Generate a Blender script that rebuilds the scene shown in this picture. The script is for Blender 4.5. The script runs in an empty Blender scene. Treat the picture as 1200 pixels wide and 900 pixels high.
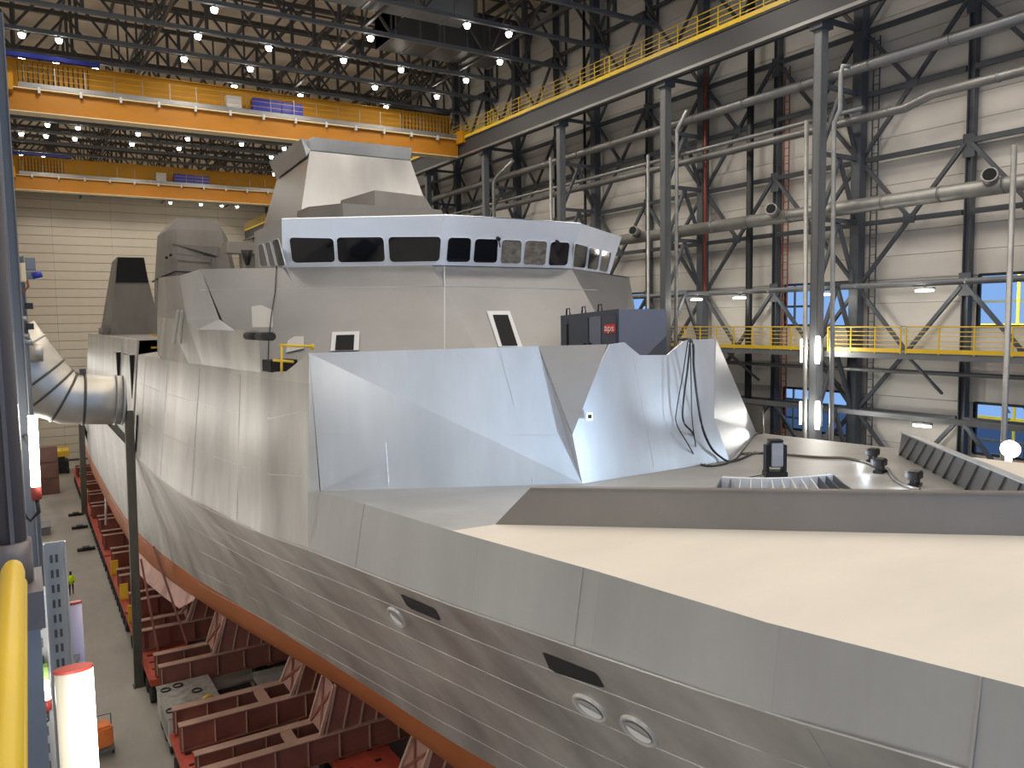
import bpy, bmesh, math, random
from mathutils import Vector, Matrix
from mathutils.bvhtree import BVHTree
random.seed(7)
C = bpy.context.scene.collection
PI = math.pi

# ------------------------------------------------------------------ camera
EYE = Vector((0.0, 0.0, 20.0))
FPX = 928.5                       # focal length in pixels of a 1200 px wide frame
_y, _p, _r = [math.radians(a) for a in (31.696, 4.696, -0.881)]
FW = Vector((math.sin(_y) * math.cos(_p), math.cos(_y) * math.cos(_p), -math.sin(_p)))
RT = Vector((math.cos(_y), -math.sin(_y), 0))
UP = RT.cross(FW)
RT, UP = RT * math.cos(_r) + UP * math.sin(_r), -RT * math.sin(_r) + UP * math.cos(_r)
cam = bpy.data.cameras.new('camera')
cam.sensor_fit = 'HORIZONTAL'; cam.sensor_width = 36; cam.lens = 36 * FPX / 1200
cam.clip_start = 0.05; cam.clip_end = 600
co = bpy.data.objects.new('camera', cam); C.objects.link(co)
co.matrix_world = Matrix(((RT.x, UP.x, -FW.x, EYE.x), (RT.y, UP.y, -FW.y, EYE.y), (RT.z, UP.z, -FW.z, EYE.z), (0, 0, 0, 1)))
bpy.context.scene.camera = co

# ------------------------------------------------------------------ world, exposure
sc = bpy.context.scene
sc.view_settings.view_transform = 'Standard'; sc.view_settings.look = 'None'
sc.view_settings.gamma = 1; sc.view_settings.use_curve_mapping = False
sc.view_settings.exposure = 0.0
W = bpy.data.worlds.new('dusk_sky'); sc.world = W; W.use_nodes = True
bgn = W.node_tree.nodes['Background']
bgn.inputs[0].default_value = (0.36, 0.58, 1.0, 1); bgn.inputs[1].default_value = 0.85

def light(name, kind, loc, power, col=(1, 1, 1), size=0.3, target=None, spot=None, blend=0.6, sy=None):
    l = bpy.data.lights.new(name, kind); l.energy = power; l.color = col
    if kind == 'AREA':
        l.size = size
        if sy: l.shape = 'RECTANGLE'; l.size_y = sy
    else: l.shadow_soft_size = size
    if kind == 'SPOT': l.spot_size = spot or 2.4; l.spot_blend = blend
    o = bpy.data.objects.new(name, l); C.objects.link(o); o.location = loc
    if target is not None:
        o.rotation_euler = (Vector(target) - Vector(loc)).to_track_quat('-Z', 'Y').to_euler()
    return o

# the roof lamps: one warm downlight for each group of fixtures under the trusses
WARM = (1.0, 0.91, 0.80)
for ry in (-8, 1.5, 11, 20.5, 30, 39.5, 49, 55, 68, 77.5, 87, 99, 108, 117.5, 127):
    for rx in (3.5, 11, 18.5, 26):
        light('roof_downlight', 'SPOT', (rx, ry, 37.7), (1050 if ry > 15 else 1300) * (1.35 if rx > 25 and ry < 45 else 1), WARM, 0.9, (rx, ry, 0), 2.75, 0.5)

# upright tube lamps on the left-hand columns, facing the port side (their fixtures are built with the columns)
LAMPY = [13.93 + 10.27 * k for k in range(-2, 12)]
for ly in LAMPY:
    light('column_tube_light', 'AREA', (0.02, ly - 0.35, 8), 190 if ly > 20 else 200, (1, 0.96, 0.90), 0.2, (12, ly - 1.0, 7.5), sy=9)
    light('column_tube_light', 'AREA', (0.02, ly - 0.35, 16 if ly > 20 else 18.6), 80, (1, 0.96, 0.90), 0.2, (12, ly - 1.0, 16), sy=1.4)

# ------------------------------------------------------------------ materials
def mat(name, col, rough=0.6, metal=0.0, noise=0.0, nscale=(1, 1, 1), bump=0.0, emit=0, alpha=None, spec=None, bricks=None, col2=None, thr=0.5, soft=0.3):
    m = bpy.data.materials.new(name); m.use_nodes = True
    nt = m.node_tree; b = nt.nodes['Principled BSDF']; L = nt.links
    b.inputs['Base Color'].default_value = (*col, 1); b.inputs['Roughness'].default_value = rough; b.inputs['Metallic'].default_value = metal
    if spec is not None: b.inputs['Specular IOR Level'].default_value = spec
    if emit: b.inputs['Emission Color'].default_value = (*col, 1); b.inputs['Emission Strength'].default_value = emit
    if noise or bump or col2:
        tc = nt.nodes.new('ShaderNodeTexCoord'); mp = nt.nodes.new('ShaderNodeMapping'); mp.inputs['Scale'].default_value = nscale
        nz = nt.nodes.new('ShaderNodeTexNoise'); nz.inputs['Scale'].default_value = 1; nz.inputs['Detail'].default_value = 6; nz.inputs['Roughness'].default_value = 0.6
        L.new(tc.outputs['Object'], mp.inputs[0]); L.new(mp.outputs[0], nz.inputs['Vector'])
        last = None
        if noise or col2:
            cr = nt.nodes.new('ShaderNodeValToRGB')
            if col2:
                cr.color_ramp.elements[0].position = max(0, thr - soft / 2); cr.color_ramp.elements[1].position = min(1, thr + soft / 2)
                cr.color_ramp.elements[0].color = (*col, 1); cr.color_ramp.elements[1].color = (*col2, 1)
            else:
                cr.color_ramp.elements[0].position = 0.25; cr.color_ramp.elements[1].position = 0.75
                cr.color_ramp.elements[0].color = (*[c * (1 - noise) for c in col], 1); cr.color_ramp.elements[1].color = (*[min(1, c * (1 + noise)) for c in col], 1)
            L.new(nz.outputs[0], cr.inputs[0]); last = cr.outputs[0]
            if bricks:                       # tone differences from plate to plate, plates given in metres on (Y, Z)
                pw, ph, amt = bricks
                sp = nt.nodes.new('ShaderNodeSeparateXYZ'); L.new(tc.outputs['Object'], sp.inputs[0])
                cb = nt.nodes.new('ShaderNodeCombineXYZ'); L.new(sp.outputs[1], cb.inputs[0]); L.new(sp.outputs[2], cb.inputs[1])
                bt = nt.nodes.new('ShaderNodeTexBrick'); bt.inputs['Scale'].default_value = 1; bt.inputs['Brick Width'].default_value = pw; bt.inputs['Row Height'].default_value = ph
                bt.inputs['Mortar Size'].default_value = 0.012; bt.inputs['Mortar Smooth'].default_value = 0.3
                bt.inputs['Color1'].default_value = (1 - amt,) * 3 + (1,); bt.inputs['Color2'].default_value = (1, 1, 1, 1); bt.inputs['Mortar'].default_value = (0.86, 0.86, 0.85, 1)
                L.new(cb.outputs[0], bt.inputs['Vector'])
                mx = nt.nodes.new('ShaderNodeMix'); mx.data_type = 'RGBA'; mx.blend_type = 'MULTIPLY'; mx.inputs[0].default_value = 1
                L.new(last, mx.inputs[6]); L.new(bt.outputs[0], mx.inputs[7]); last = mx.outputs[2]
            L.new(last, b.inputs['Base Color'])
            rr = nt.nodes.new('ShaderNodeMapRange'); rr.inputs[3].default_value = max(0.02, rough - 0.07); rr.inputs[4].default_value = min(1, rough + 0.1)
            L.new(nz.outputs[0], rr.inputs[0]); L.new(rr.outputs[0], b.inputs['Roughness'])
        if bump:
            bp = nt.nodes.new('ShaderNodeBump'); bp.inputs['Strength'].default_value = bump; bp.inputs['Distance'].default_value = 0.05
            L.new(nz.outputs[0], bp.inputs['Height']); L.new(bp.outputs[0], b.inputs['Normal'])
    return m

M = dict(
    hull=mat('blasted_hull_steel', (0.48, 0.47, 0.44), 0.36, 0.5, 0.4, (0.5, 0.5, 0.11), 0.16, bricks=(7.5, 2.3, 0.13)),
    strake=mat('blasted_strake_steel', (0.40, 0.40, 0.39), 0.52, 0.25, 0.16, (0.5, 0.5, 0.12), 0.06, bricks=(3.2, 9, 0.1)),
    upper=mat('blasted_superstructure_steel', (0.54, 0.56, 0.58), 0.34, 0.5, 0.15, (0.6, 0.6, 0.14), 0.08),  # same metal as the bridge front; deck-lamp brightness put into the paler colour
    slab=mat('dimmed_brushed_front_steel', (0.31, 0.31, 0.31), 0.42, 0.6, 0.12, (0.4, 0.4, 0.5), 0.05),  # same metal as the wings; weaker light put into the darker colour
    band=mat('lit_bridge_band', (0.78, 0.83, 0.9), 0.5, 0.15, 0.05, (0.5, 0.5, 0.5)),  # reflected blue-white light put into the pale colour
    mast=mat('mast_plating', (0.36, 0.36, 0.355), 0.3, 0.7, 0.15, (0.5, 0.5, 0.12), 0.05),
    aftmast=mat('dull_grey_mast_plating', (0.20, 0.192, 0.18), 0.6, 0.2, 0.22, (0.5, 0.5, 0.16)),
    deck=mat('bare_deck_plating', (0.42, 0.41, 0.39), 0.42, 0.45, 0.2, (0.5, 0.5, 0.5), 0.08),
    beige=mat('beige_dusted_foredeck', (0.70, 0.65, 0.56), 0.75, 0.0, 0.06, (0.35, 0.9, 0.35), 0.04),
    bw=mat('breakwater_steel', (0.25, 0.235, 0.22), 0.4, 0.5, 0.12, (0.5, 0.5, 0.5), 0.04),
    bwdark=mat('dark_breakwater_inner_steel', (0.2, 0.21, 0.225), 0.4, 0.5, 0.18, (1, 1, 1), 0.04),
    weld=mat('pale_weld_seam', (0.56, 0.555, 0.53), 0.4, 0.35),
    boot=mat('orange_red_bottom_paint', (0.34, 0.105, 0.03), 0.5, 0.0, 0.12, (0.6, 0.6, 0.6)),
    keelpink=mat('pale_pink_primer', (0.5, 0.30, 0.25), 0.6, 0.0, 0.25, (1, 1, 1)),
    primer=mat('pink_red_primer', (0.33, 0.17, 0.13), 0.6, 0.0, 0.25, (1, 1, 1)),
    black=mat('black_opening', (0.004, 0.004, 0.005), 0.8),
    glass=mat('dark_bridge_glass', (0.008, 0.009, 0.012), 0.06, 0.0, spec=0.7),
    paper=mat('taped_film_behind_glass', (0.22, 0.2, 0.17), 0.35, 0.1, 0.7, (3, 3, 5)),
    white=mat('white_primer_surround', (0.72, 0.72, 0.72), 0.6),
    steelw=mat('dark_grey_painted_steelwork', (0.085, 0.095, 0.11), 0.5, 0.1, 0.15, (1, 1, 1)),
    steelc=mat('grey_crane_column_paint', (0.17, 0.18, 0.19), 0.45, 0.2, 0.15, (1, 1, 0.3)),
    roofst=mat('dark_roof_steelwork', (0.075, 0.072, 0.07), 0.5, 0.1),
    blackst=mat('black_painted_pipe', (0.015, 0.016, 0.018), 0.5),
    redpipe=mat('red_brown_pipe', (0.3, 0.07, 0.04), 0.5),
    galv=mat('galvanised_steel', (0.36, 0.36, 0.345), 0.45, 0.6, 0.2, (2, 2, 2)),
    pipe=mat('grey_service_pipe', (0.27, 0.27, 0.265), 0.4, 0.6, 0.15, (1, 1, 1)),
    duct=mat('galvanised_duct', (0.5, 0.47, 0.41), 0.42, 0.8, 0.2, (2, 2, 2), 0.05),
    rib=mat('dark_duct_clamp', (0.1, 0.09, 0.08), 0.5, 0.6),
    wall=mat('cream_wall_panel', (0.66, 0.63, 0.585), 0.65, 0.0, 0.06, (0.4, 0.4, 0.4)),
    wallback=mat('wall_backing', (0.22, 0.21, 0.2), 0.8),
    farwall=mat('warm_far_wall_panel', (0.56, 0.51, 0.42), 0.65, 0.0, 0.05, (0.3, 0.3, 0.3)),
    roof=mat('roof_deck_sheet', (0.80, 0.66, 0.51), 0.7, 0.0, 0.3, (0.3, 0.3, 0.3)),
    floor=mat('worn_concrete_floor', (0.36, 0.335, 0.29), 0.55, 0.0, 0.28, (0.25, 0.12, 0.3), 0.02),
    yellow=mat('yellow_safety_paint', (0.75, 0.5, 0.03), 0.4, 0, 0.08, (2, 2, 2)),
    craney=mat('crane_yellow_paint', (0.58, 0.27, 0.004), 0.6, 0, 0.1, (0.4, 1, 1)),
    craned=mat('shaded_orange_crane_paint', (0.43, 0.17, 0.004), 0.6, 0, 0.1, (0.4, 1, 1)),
    cream=mat('pale_crane_flange', (0.75, 0.62, 0.38), 0.5),
    blue=mat('deep_blue_cabinet', (0.015, 0.03, 0.32), 0.4),
    cabinet=mat('light_grey_cabinet', (0.55, 0.55, 0.52), 0.5),
    lamp=mat('glowing_roof_lamp', (1.0, 0.93, 0.82), 0.5, emit=30),
    tube=mat('glowing_tube_lamp', (1.0, 0.97, 0.86), 0.5, emit=7),
    tubecool=mat('glowing_tube_lamp_cool', (1.0, 0.98, 0.95), 0.5, emit=14),
    frosted=mat('frosted_lamp_housing', (0.5, 0.46, 0.36), 0.35),
    lilac=mat('unlit_lilac_lamp_housing', (0.42, 0.37, 0.46), 0.35),
    redcap=mat('red_lamp_cap', (0.38, 0.05, 0.035), 0.5),
    green=mat('green_band', (0.22, 0.38, 0.06), 0.5),
    cradle=mat('red_brown_cradle_paint', (0.235, 0.085, 0.06), 0.55, 0, 0.2, (1, 1, 1)),
    cradletop=mat('pale_cradle_flange', (0.42, 0.27, 0.20), 0.65, 0, 0.2, (1, 1, 1)),  # paler tone for flanges, ribs and the nearer stiffeners
    trailer=mat('bright_red_trailer', (0.5, 0.085, 0.05), 0.5, 0, 0.25, (1.2, 1.2, 1.2)),
    rubber=mat('black_tyre_rubber', (0.02, 0.02, 0.02), 0.8),
    tread=mat('grey_tread_plate', (0.36, 0.35, 0.32), 0.5, 0.3, 0.35, (3, 3, 3)),
    gendark=mat('dark_blue_grey_container', (0.075, 0.085, 0.11), 0.4, 0.0, 0.1, (1, 1, 1)),
    genlight=mat('slate_blue_container_end', (0.16, 0.18, 0.24), 0.45),
    red=mat('red_badge', (0.6, 0.05, 0.04), 0.5),
    letter=mat('white_lettering', (0.85, 0.8, 0.78), 0.5),
    blackp=mat('black_lamp_plastic', (0.012, 0.012, 0.014), 0.35),
    lens=mat('silver_lamp_lens', (0.5, 0.53, 0.6), 0.12, 0.6),
    cable=mat('black_cable', (0.02, 0.02, 0.022), 0.5),
    greycable=mat('grey_brown_cable', (0.11, 0.1, 0.08), 0.6),
    post=mat('dark_olive_staging_steel', (0.075, 0.07, 0.055), 0.5, 0.3, 0.3, (3, 3, 0.6)),
    runway=mat('dark_runway_paint', (0.05, 0.052, 0.058), 0.5, 0.1),
    purple=mat('purple_grey_post_paint', (0.15, 0.13, 0.125), 0.35, 0.1, 0.25, (6, 6, 1)),
    hivis=mat('hi_vis_yellow_jacket', (0.65, 0.85, 0.02), 0.6),
    dark=mat('dark_trousers', (0.015, 0.016, 0.03), 0.7),
    skin=mat('skin', (0.45, 0.26, 0.18), 0.6),
    orange=mat('orange_tarpaulin', (0.85, 0.24, 0.05), 0.6, 0, 0.15, (3, 3, 3)),
    brownst=mat('brown_steel_block', (0.17, 0.09, 0.07), 0.6, 0, 0.3, (0.6, 0.6, 0.6)),
    winframe=mat('dark_window_frame', (0.03, 0.035, 0.04), 0.5),
    scaf=mat('outside_scaffold_grey', (0.12, 0.14, 0.18), 0.6),
    scafy=mat('outside_yellow_steel', (0.85, 0.7, 0.08), 0.6),
    asphalt=mat('outside_ground', (0.1, 0.12, 0.16), 0.8),
)
def glassmat():
    m = bpy.data.materials.new('window_glass'); m.use_nodes = True; b = m.node_tree.nodes['Principled BSDF']
    b.inputs['Base Color'].default_value = (0.8, 0.9, 1, 1); b.inputs['Roughness'].default_value = 0.03; b.inputs['Transmission Weight'].default_value = 1; b.inputs['IOR'].default_value = 1.02
    return m
M['pane'] = glassmat()

# ------------------------------------------------------------------ mesh helpers
def BM(): return bmesh.new()
def box(bm, lo, hi):
    x0, y0, z0 = lo; x1, y1, z1 = hi
    v = [bm.verts.new(p) for p in ((x0, y0, z0), (x1, y0, z0), (x1, y1, z0), (x0, y1, z0), (x0, y0, z1), (x1, y0, z1), (x1, y1, z1), (x0, y1, z1))]
    for f in ((0, 3, 2, 1), (4, 5, 6, 7), (0, 1, 5, 4), (1, 2, 6, 5), (2, 3, 7, 6), (3, 0, 4, 7)): bm.faces.new([v[i] for i in f])
    return bm
def bar(bm, a, b, w, h=None, up=(0, 0, 1)):
    a = Vector(a); b = Vector(b); h = h or w; d = (b - a).normalized(); u = Vector(up)
    if abs(d.dot(u)) > 0.99: u = Vector((1, 0, 0))
    s = d.cross(u).normalized() * w / 2; t = s.cross(d).normalized() * h / 2
    v = [bm.verts.new(p + x) for p in (a, b) for x in (-s - t, s - t, s + t, -s + t)]
    for f in ((3, 2, 1, 0), (4, 5, 6, 7), (0, 1, 5, 4), (1, 2, 6, 5), (2, 3, 7, 6), (3, 0, 4, 7)): bm.faces.new([v[i] for i in f])
    return bm
def hbar(bm, a, b, w, h, t=0.03, up=(0, 0, 1)):
    """I-section: two flanges and a web"""
    a = Vector(a); b = Vector(b); d = (b - a).normalized(); u = Vector(up)
    if abs(d.dot(u)) > 0.99: u = Vector((1, 0, 0))
    s = d.cross(u).normalized(); n = s.cross(d).normalized()
    bar(bm, a + n * (h / 2 - t / 2), b + n * (h / 2 - t / 2), w, t, up); bar(bm, a - n * (h / 2 - t / 2), b - n * (h / 2 - t / 2), w, t, up); bar(bm, a, b, t, h - 2 * t, up)
    return bm
def cyl(bm, a, b, r, n=10, r2=None, cap=True):
    a = Vector(a); b = Vector(b); r2 = r if r2 is None else r2; d = (b - a).normalized(); u = Vector((0, 0, 1)) if abs(d.z) < 0.9 else Vector((1, 0, 0))
    s = d.cross(u).normalized(); t = s.cross(d)
    A = [bm.verts.new(a + (s * math.cos(k * 2 * PI / n) + t * math.sin(k * 2 * PI / n)) * r) for k in range(n)]
    B = [bm.verts.new(b + (s * math.cos(k * 2 * PI / n) + t * math.sin(k * 2 * PI / n)) * r2) for k in range(n)]
    for k in range(n):
        f = bm.faces.new((A[k], A[(k + 1) % n], B[(k + 1) % n], B[k])); f.smooth = n > 6
    if cap: bm.faces.new(A[::-1]); bm.faces.new(B)
    return bm
def tube(bm, pts, r, n=8):
    pts = [Vector(p) for p in pts]; rings = []
    for i, p in enumerate(pts):
        d = (pts[min(i + 1, len(pts) - 1)] - pts[max(i - 1, 0)]).normalized()
        u = Vector((0, 0, 1)) if abs(d.z) < 0.95 else Vector((0, 1, 0))
        s = d.cross(u).normalized(); t = s.cross(d); rr = r[i] if isinstance(r, (list, tuple)) else r
        rings.append([bm.verts.new(p + (s * math.cos(k * 2 * PI / n) + t * math.sin(k * 2 * PI / n)) * rr) for k in range(n)])
    for A, B in zip(rings, rings[1:]):
        for k in range(n): f = bm.faces.new((A[k], A[(k + 1) % n], B[(k + 1) % n], B[k])); f.smooth = True
    bm.faces.new(rings[0][::-1]); bm.faces.new(rings[-1])
    return bm
def face(bm, pts):
    try: return bm.faces.new([bm.verts.new(p) for p in pts])
    except ValueError: pass
def slab(bm, pts, off):
    """a plate: polygon pts thickened by the vector off"""
    o = Vector(off); A = [bm.verts.new(p) for p in pts]; B = [bm.verts.new(Vector(p) + o) for p in pts]; n = len(pts)
    bm.faces.new(A); bm.faces.new(B[::-1])
    for k in range(n): bm.faces.new((A[k], B[k], B[(k + 1) % n], A[(k + 1) % n]))
    return bm
def loft(bm, rings, close=True, caps=True, smooth=False):
    R = [[bm.verts.new(p) for p in r] for r in rings]; n = len(R[0])
    for A, B in zip(R, R[1:]):
        for k in range(n if close else n - 1):
            f = bm.faces.new((A[k], A[(k + 1) % n], B[(k + 1) % n], B[k])); f.smooth = smooth
    if caps and close: bm.faces.new(R[0][::-1]); bm.faces.new(R[-1])
    return bm
def obj(name, bm, m, parent=None, label=None, recalc=True, **kw):
    if isinstance(bm, bmesh.types.BMesh):
        if recalc: bmesh.ops.recalc_face_normals(bm, faces=bm.faces)
        me = bpy.data.meshes.new(name); bm.to_mesh(me); bm.free()
        me.materials.append(M[m] if isinstance(m, str) else m)
    else: me = bm
    o = bpy.data.objects.new(name, me); C.objects.link(o)
    if parent: o.parent = parent; o.matrix_parent_inverse = parent_inv(parent)
    if label: o['label'] = label
    for k, v in kw.items(): o[k] = v
    return o
def world_of(p):
    m = Matrix.LocRotScale(p.location, p.rotation_euler, p.scale)
    return world_of(p.parent) @ p.matrix_parent_inverse @ m if p.parent else m
def parent_inv(p): return world_of(p).inverted()
def thing(name, label, cat, loc=(0, 0, 0), group=None, kind=None):
    """an Empty at the base of a thing; its parts are given in world coordinates"""
    o = bpy.data.objects.new(name, None); C.objects.link(o); o.location = loc; o.empty_display_size = 0.2
    if label: o['label'] = label
    if cat: o['category'] = cat
    if group: o['group'] = group
    if kind: o['kind'] = kind
    return o
def tag(o, label, cat, group=None, kind=None):
    o['label'] = label; o['category'] = cat
    if group: o['group'] = group
    if kind: o['kind'] = kind
    return o
def dup(root, off, label=None, cat=None):
    """copy of a thing with its parts and sub-parts, moved by off"""
    r = root.copy(); C.objects.link(r); r.location = root.location + Vector(off)
    if label: r['label'] = label
    for ch in list(root.children):
        c = ch.copy(); C.objects.link(c); c.parent = r; c.matrix_parent_inverse = ch.matrix_parent_inverse
        for g in ch.children:
            e = g.copy(); C.objects.link(e); e.parent = c; e.matrix_parent_inverse = g.matrix_parent_inverse
    return r
ORD = ['first', 'second', 'third', 'fourth', 'fifth', 'sixth', 'seventh', 'eighth', 'ninth', 'tenth', 'eleventh', 'twelfth', 'thirteenth', 'fourteenth', 'fifteenth', 'sixteenth', 'seventeenth', 'eighteenth', 'nineteenth', 'twentieth', 'twenty-first', 'twenty-second', 'twenty-third', 'twenty-fourth', 'twenty-fifth', 'twenty-sixth', 'twenty-seventh', 'twenty-eighth']
# surveying: where the sight line through a photo point meets a real plane or surface
def ray(px, py): return FW + RT * ((px - 600) / FPX) - UP * ((py - 450) / FPX)
def atY(px, py, y): d = ray(px, py); return EYE + d * ((y - EYE.y) / d.y)
def atX(px, py, x): d = ray(px, py); return EYE + d * ((x - EYE.x) / d.x)
def atZ(px, py, z): d = ray(px, py); return EYE + d * ((z - EYE.z) / d.z)
def onpl(px, py, p0, n): d = ray(px, py); n = Vector(n); return EYE + d * ((Vector(p0) - EYE).dot(n) / d.dot(n))

# ================================================================== THE SETTING
XR, XL, YF, YN = 35.5, -3.0, 133.5, -16.0
ZT = 43.6
obj('floor', box(BM(), (XL - 1, YN - 20, -0.4), (XR + 1, YF + 1, 0)), 'floor', kind='structure')
# right wall: backing with window openings, panels proud of it
ch = 1.113; z0 = 13.8 - 12 * ch
hb = 5.135; ybase = 13.93 - hb
wins = [(14.5, 18.75), (24.75, 29.0), (40.15, 44.4)]
wz = [(13.8, 13.8 + 2 * ch), (13.8 + 5 * ch, 13.8 + 7 * ch)]
bm = BM()
zs = [0, wz[0][0], wz[0][1], wz[1][0], wz[1][1], ZT]
for i in range(5):
    if i in (1, 3):
        e = [YN] + [v for w in wins for v in w] + [YF]
        for a, b in zip(e[::2], e[1::2]): box(bm, (XR, a, zs[i]), (XR + 0.12, b, zs[i + 1]))
    else: box(bm, (XR, YN, zs[i]), (XR + 0.12, YF, zs[i + 1]))
wr = obj('wall_right', bm, 'wallback', kind='structure')
def panel_mesh(y0, y1, za, zb): return box(BM(), (XR - 0.06, y0 + 0.012, za + 0.012), (XR, y1 - 0.012, zb - 0.012))
rest = BM(); cnt = 0; cache = {}
nb = int((YF - (ybase - 5 * hb)) / hb)
for b in range(-5, nb + 1):
    ya = ybase + b * hb; yb = min(ya + hb, YF)
    if yb - ya < 0.3: continue
    for k in range(-1, 27):
        za = z0 + (12 + k) * ch if k > -1 else 0; zb = z0 + (13 + k) * ch
        segs = [(ya, yb)]
        for (wa, wb) in wins:
            for (qa, qb) in wz:
                if za > qa - 0.1 and zb < qb + 0.1:
                    n = []
                    for s in segs:
                        if s[1] <= wa or s[0] >= wb: n.append(s)
                        else:
                            if s[0] < wa: n.append((s[0], wa))
                            if s[1] > wb: n.append((wb, s[1]))
                    segs = n
        for (a, c) in segs:
            if k > -1 and 8.5 < ya < 55 and c - a > 0.3 and cnt < 290:
                key = round(c - a, 2)
                if key not in cache: cache[key] = obj('wall_panel', box(BM(), (XR - 0.06, 0.012, 0.012), (XR, c - a - 0.012, ch - 0.012)), 'wall', wr); o = cache[key]
                else: o = obj('wall_panel', cache[key].data, None, wr)
                o.location = (0, a, za); cnt += 1
            elif c - a > 0.05: box(rest, (XR - 0.06, a + 0.012, za + 0.012), (XR, c - 0.012, zb - 0.012))
obj('wall_panels_beyond', rest, 'wall', wr, kind='stuff')
# far wall: courses of long horizontal panels
wf = obj('wall_far', box(BM(), (XL, YF, 0), (XR + 0.12, YF + 0.15, ZT)), 'wallback', kind='structure')
src = None
for k in range(31):
    for j in range(5):
        w = 7.7
        if src is None: src = obj('wall_panel', box(BM(), (0.015, YF - 0.08, 0.03), (w - 0.015, YF, 1.26 - 0.03)), 'farwall', wf); o = src
        else: o = obj('wall_panel', src.data, None, wf)
        o.location = (XL + j * w, 0, k * 1.27)
obj('wall_left', box(BM(), (XL - 0.15, YN, 0), (XL, YF, ZT)), 'wall', kind='structure')
obj('baseboard_far', box(BM(), (XL, YF - 0.14, 0), (XR, YF - 0.08, 0.3)), 'roofst', kind='structure')
# ceiling deck with purlins
ce = obj('ceiling', box(BM(), (XL, YN, ZT), (XR + 0.12, YF, ZT + 0.3)), 'roof', kind='structure')
pur = None
for i in range(13):
    x = XL + 0.8 + i * 3.1
    if pur is None: pur = obj('purlin', bar(BM(), (0, YN, ZT - 0.14), (0, YF, ZT - 0.14), 0.16, 0.28), 'roofst', ce); o = pur
    else: o = obj('purlin', pur.data, None, ce)
    o.location.x = x
cr0 = None
for i in range(24):
    y = 24 + i * 4.6
    if cr0 is None: cr0 = obj('cross_rib', bar(BM(), (XL, 0, ZT - 0.33), (XR, 0, ZT - 0.33), 0.1, 0.12), 'roofst', ce); o = cr0
    else: o = obj('cross_rib', cr0.data, None, ce)
    o.location.y = y
# windows
n = 0
for (ya, yb) in wins:
    for (za, zb) in wz:
        n += 1
        w = thing('window_%d' % n, None, None, (XR, ya, za), kind='structure')
        bm = BM()
        for a, b in (((ya, za), (yb, za)), ((ya, zb), (yb, zb)), ((ya, za), (ya, zb)), ((yb, za), (yb, zb)), (((ya + yb) / 2, za), ((ya + yb) / 2, zb))):
            bar(bm, (XR, *a), (XR, *b), 0.14, 0.12)
        obj('window_frame', bm, 'winframe', w)
        for i in range(2):
            y0 = ya + i * (yb - ya) / 2; obj('pane', box(BM(), (XR + 0.02, y0 + 0.06, za + 0.06), (XR + 0.03, y0 + (yb - ya) / 2 - 0.06, zb - 0.06)), 'pane', w)
light('added_scaffold_light', 'POINT', (XR + 9, 22, 25), 9000, (1, 0.85, 0.4), 0.5)  # unseen warm light added to keep the scaffold yellow
# outside: ground and a lit scaffolded jetty seen through the windows
obj('ground', box(BM(), (XR + 0.5, -40, -0.6), (XR + 120, 180, -0.3)), 'asphalt', kind='structure')
for i, (ya, yb, lab) in enumerate(((17.5, 27, 'yellow lit scaffold tower outside the windows nearest the frame edge'), (38, 58, 'grey scaffold tower outside the windows behind the grey crane columns'), (75, 95, 'grey scaffold tower seen through the small window beside the bridge'))):
    t = thing('scaffold_tower', lab, 'scaffold', (XR + 14, ya, 0)); x = XR + 14
    for k in range(int((yb - ya) / 1.6)): obj('upright', bar(BM(), (x, ya + k * 1.6, 0), (x, ya + k * 1.6, 27), 0.12), 'scafy' if i == 0 and k % 3 == 1 else 'scaf', t)
    for k in range(18): obj('ledger', bar(BM(), (x + 0.1, ya, 1 + k * 1.4), (x + 0.1, yb, 1 + k * 1.4), 0.1, 0.16), 'scafy' if i == 0 and k % 2 else 'scaf', t)
    for k in range(4): obj('brace', bar(BM(), (x - 0.1, ya + k * 2.2, 8 + 2 * k), (x - 0.1, ya + k * 2.2 + 2.4, 12 + 2 * k), 0.09), 'scaf', t)

# ================================================================== HALL STEELWORK
LV = [33.3, 30.35, 27.3, 24.3, 21.3, 18.2, 15.3, 12.3, 9.3, 6.3]
YC = [13.93 + 10.27 * k for k in range(12)]
XT = 34.75                         # wall truss columns
# wall columns (paired with the crane columns) and the posts between
for k, y in enumerate(YC):
    t = thing('wall_column', 'wide dark steel column against the right wall, %s from the near end' % ORD[k], 'column', (XT, y, 0), 'dark wall columns on the right wall')
    bm = hbar(BM(), (XT, y, 0), (XT, y, ZT - 0.3), 0.5, 0.5, 0.05, (0, 1, 0)); obj('shaft', bm, 'steelw', t)
    obj('side_plate', bar(BM(), (XT - 0.24, y, 0), (XT - 0.24, y, ZT - 0.3), 0.04, 0.46, (0, 1, 0)), 'steelw', t)
    p = y + 5.135
    t = thing('wall_post', 'narrow dark steel post against the right wall, %s from the near end' % ORD[k], 'post', (XT + 0.3, p, 0), 'dark wall posts on the right wall')
    obj('shaft', hbar(BM(), (XT + 0.35, p, 0), (XT + 0.35, p, ZT - 0.3), 0.36, 0.3, 0.04, (0, 1, 0)), 'steelw', t)
    for z in (27.3, 21.4, 33.3): obj('splice_plate', box(BM(), (XT + 0.14, p - 0.26, z - 0.7), (XT + 0.19, p + 0.26, z + 0.3)), 'steelw', t)
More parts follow.
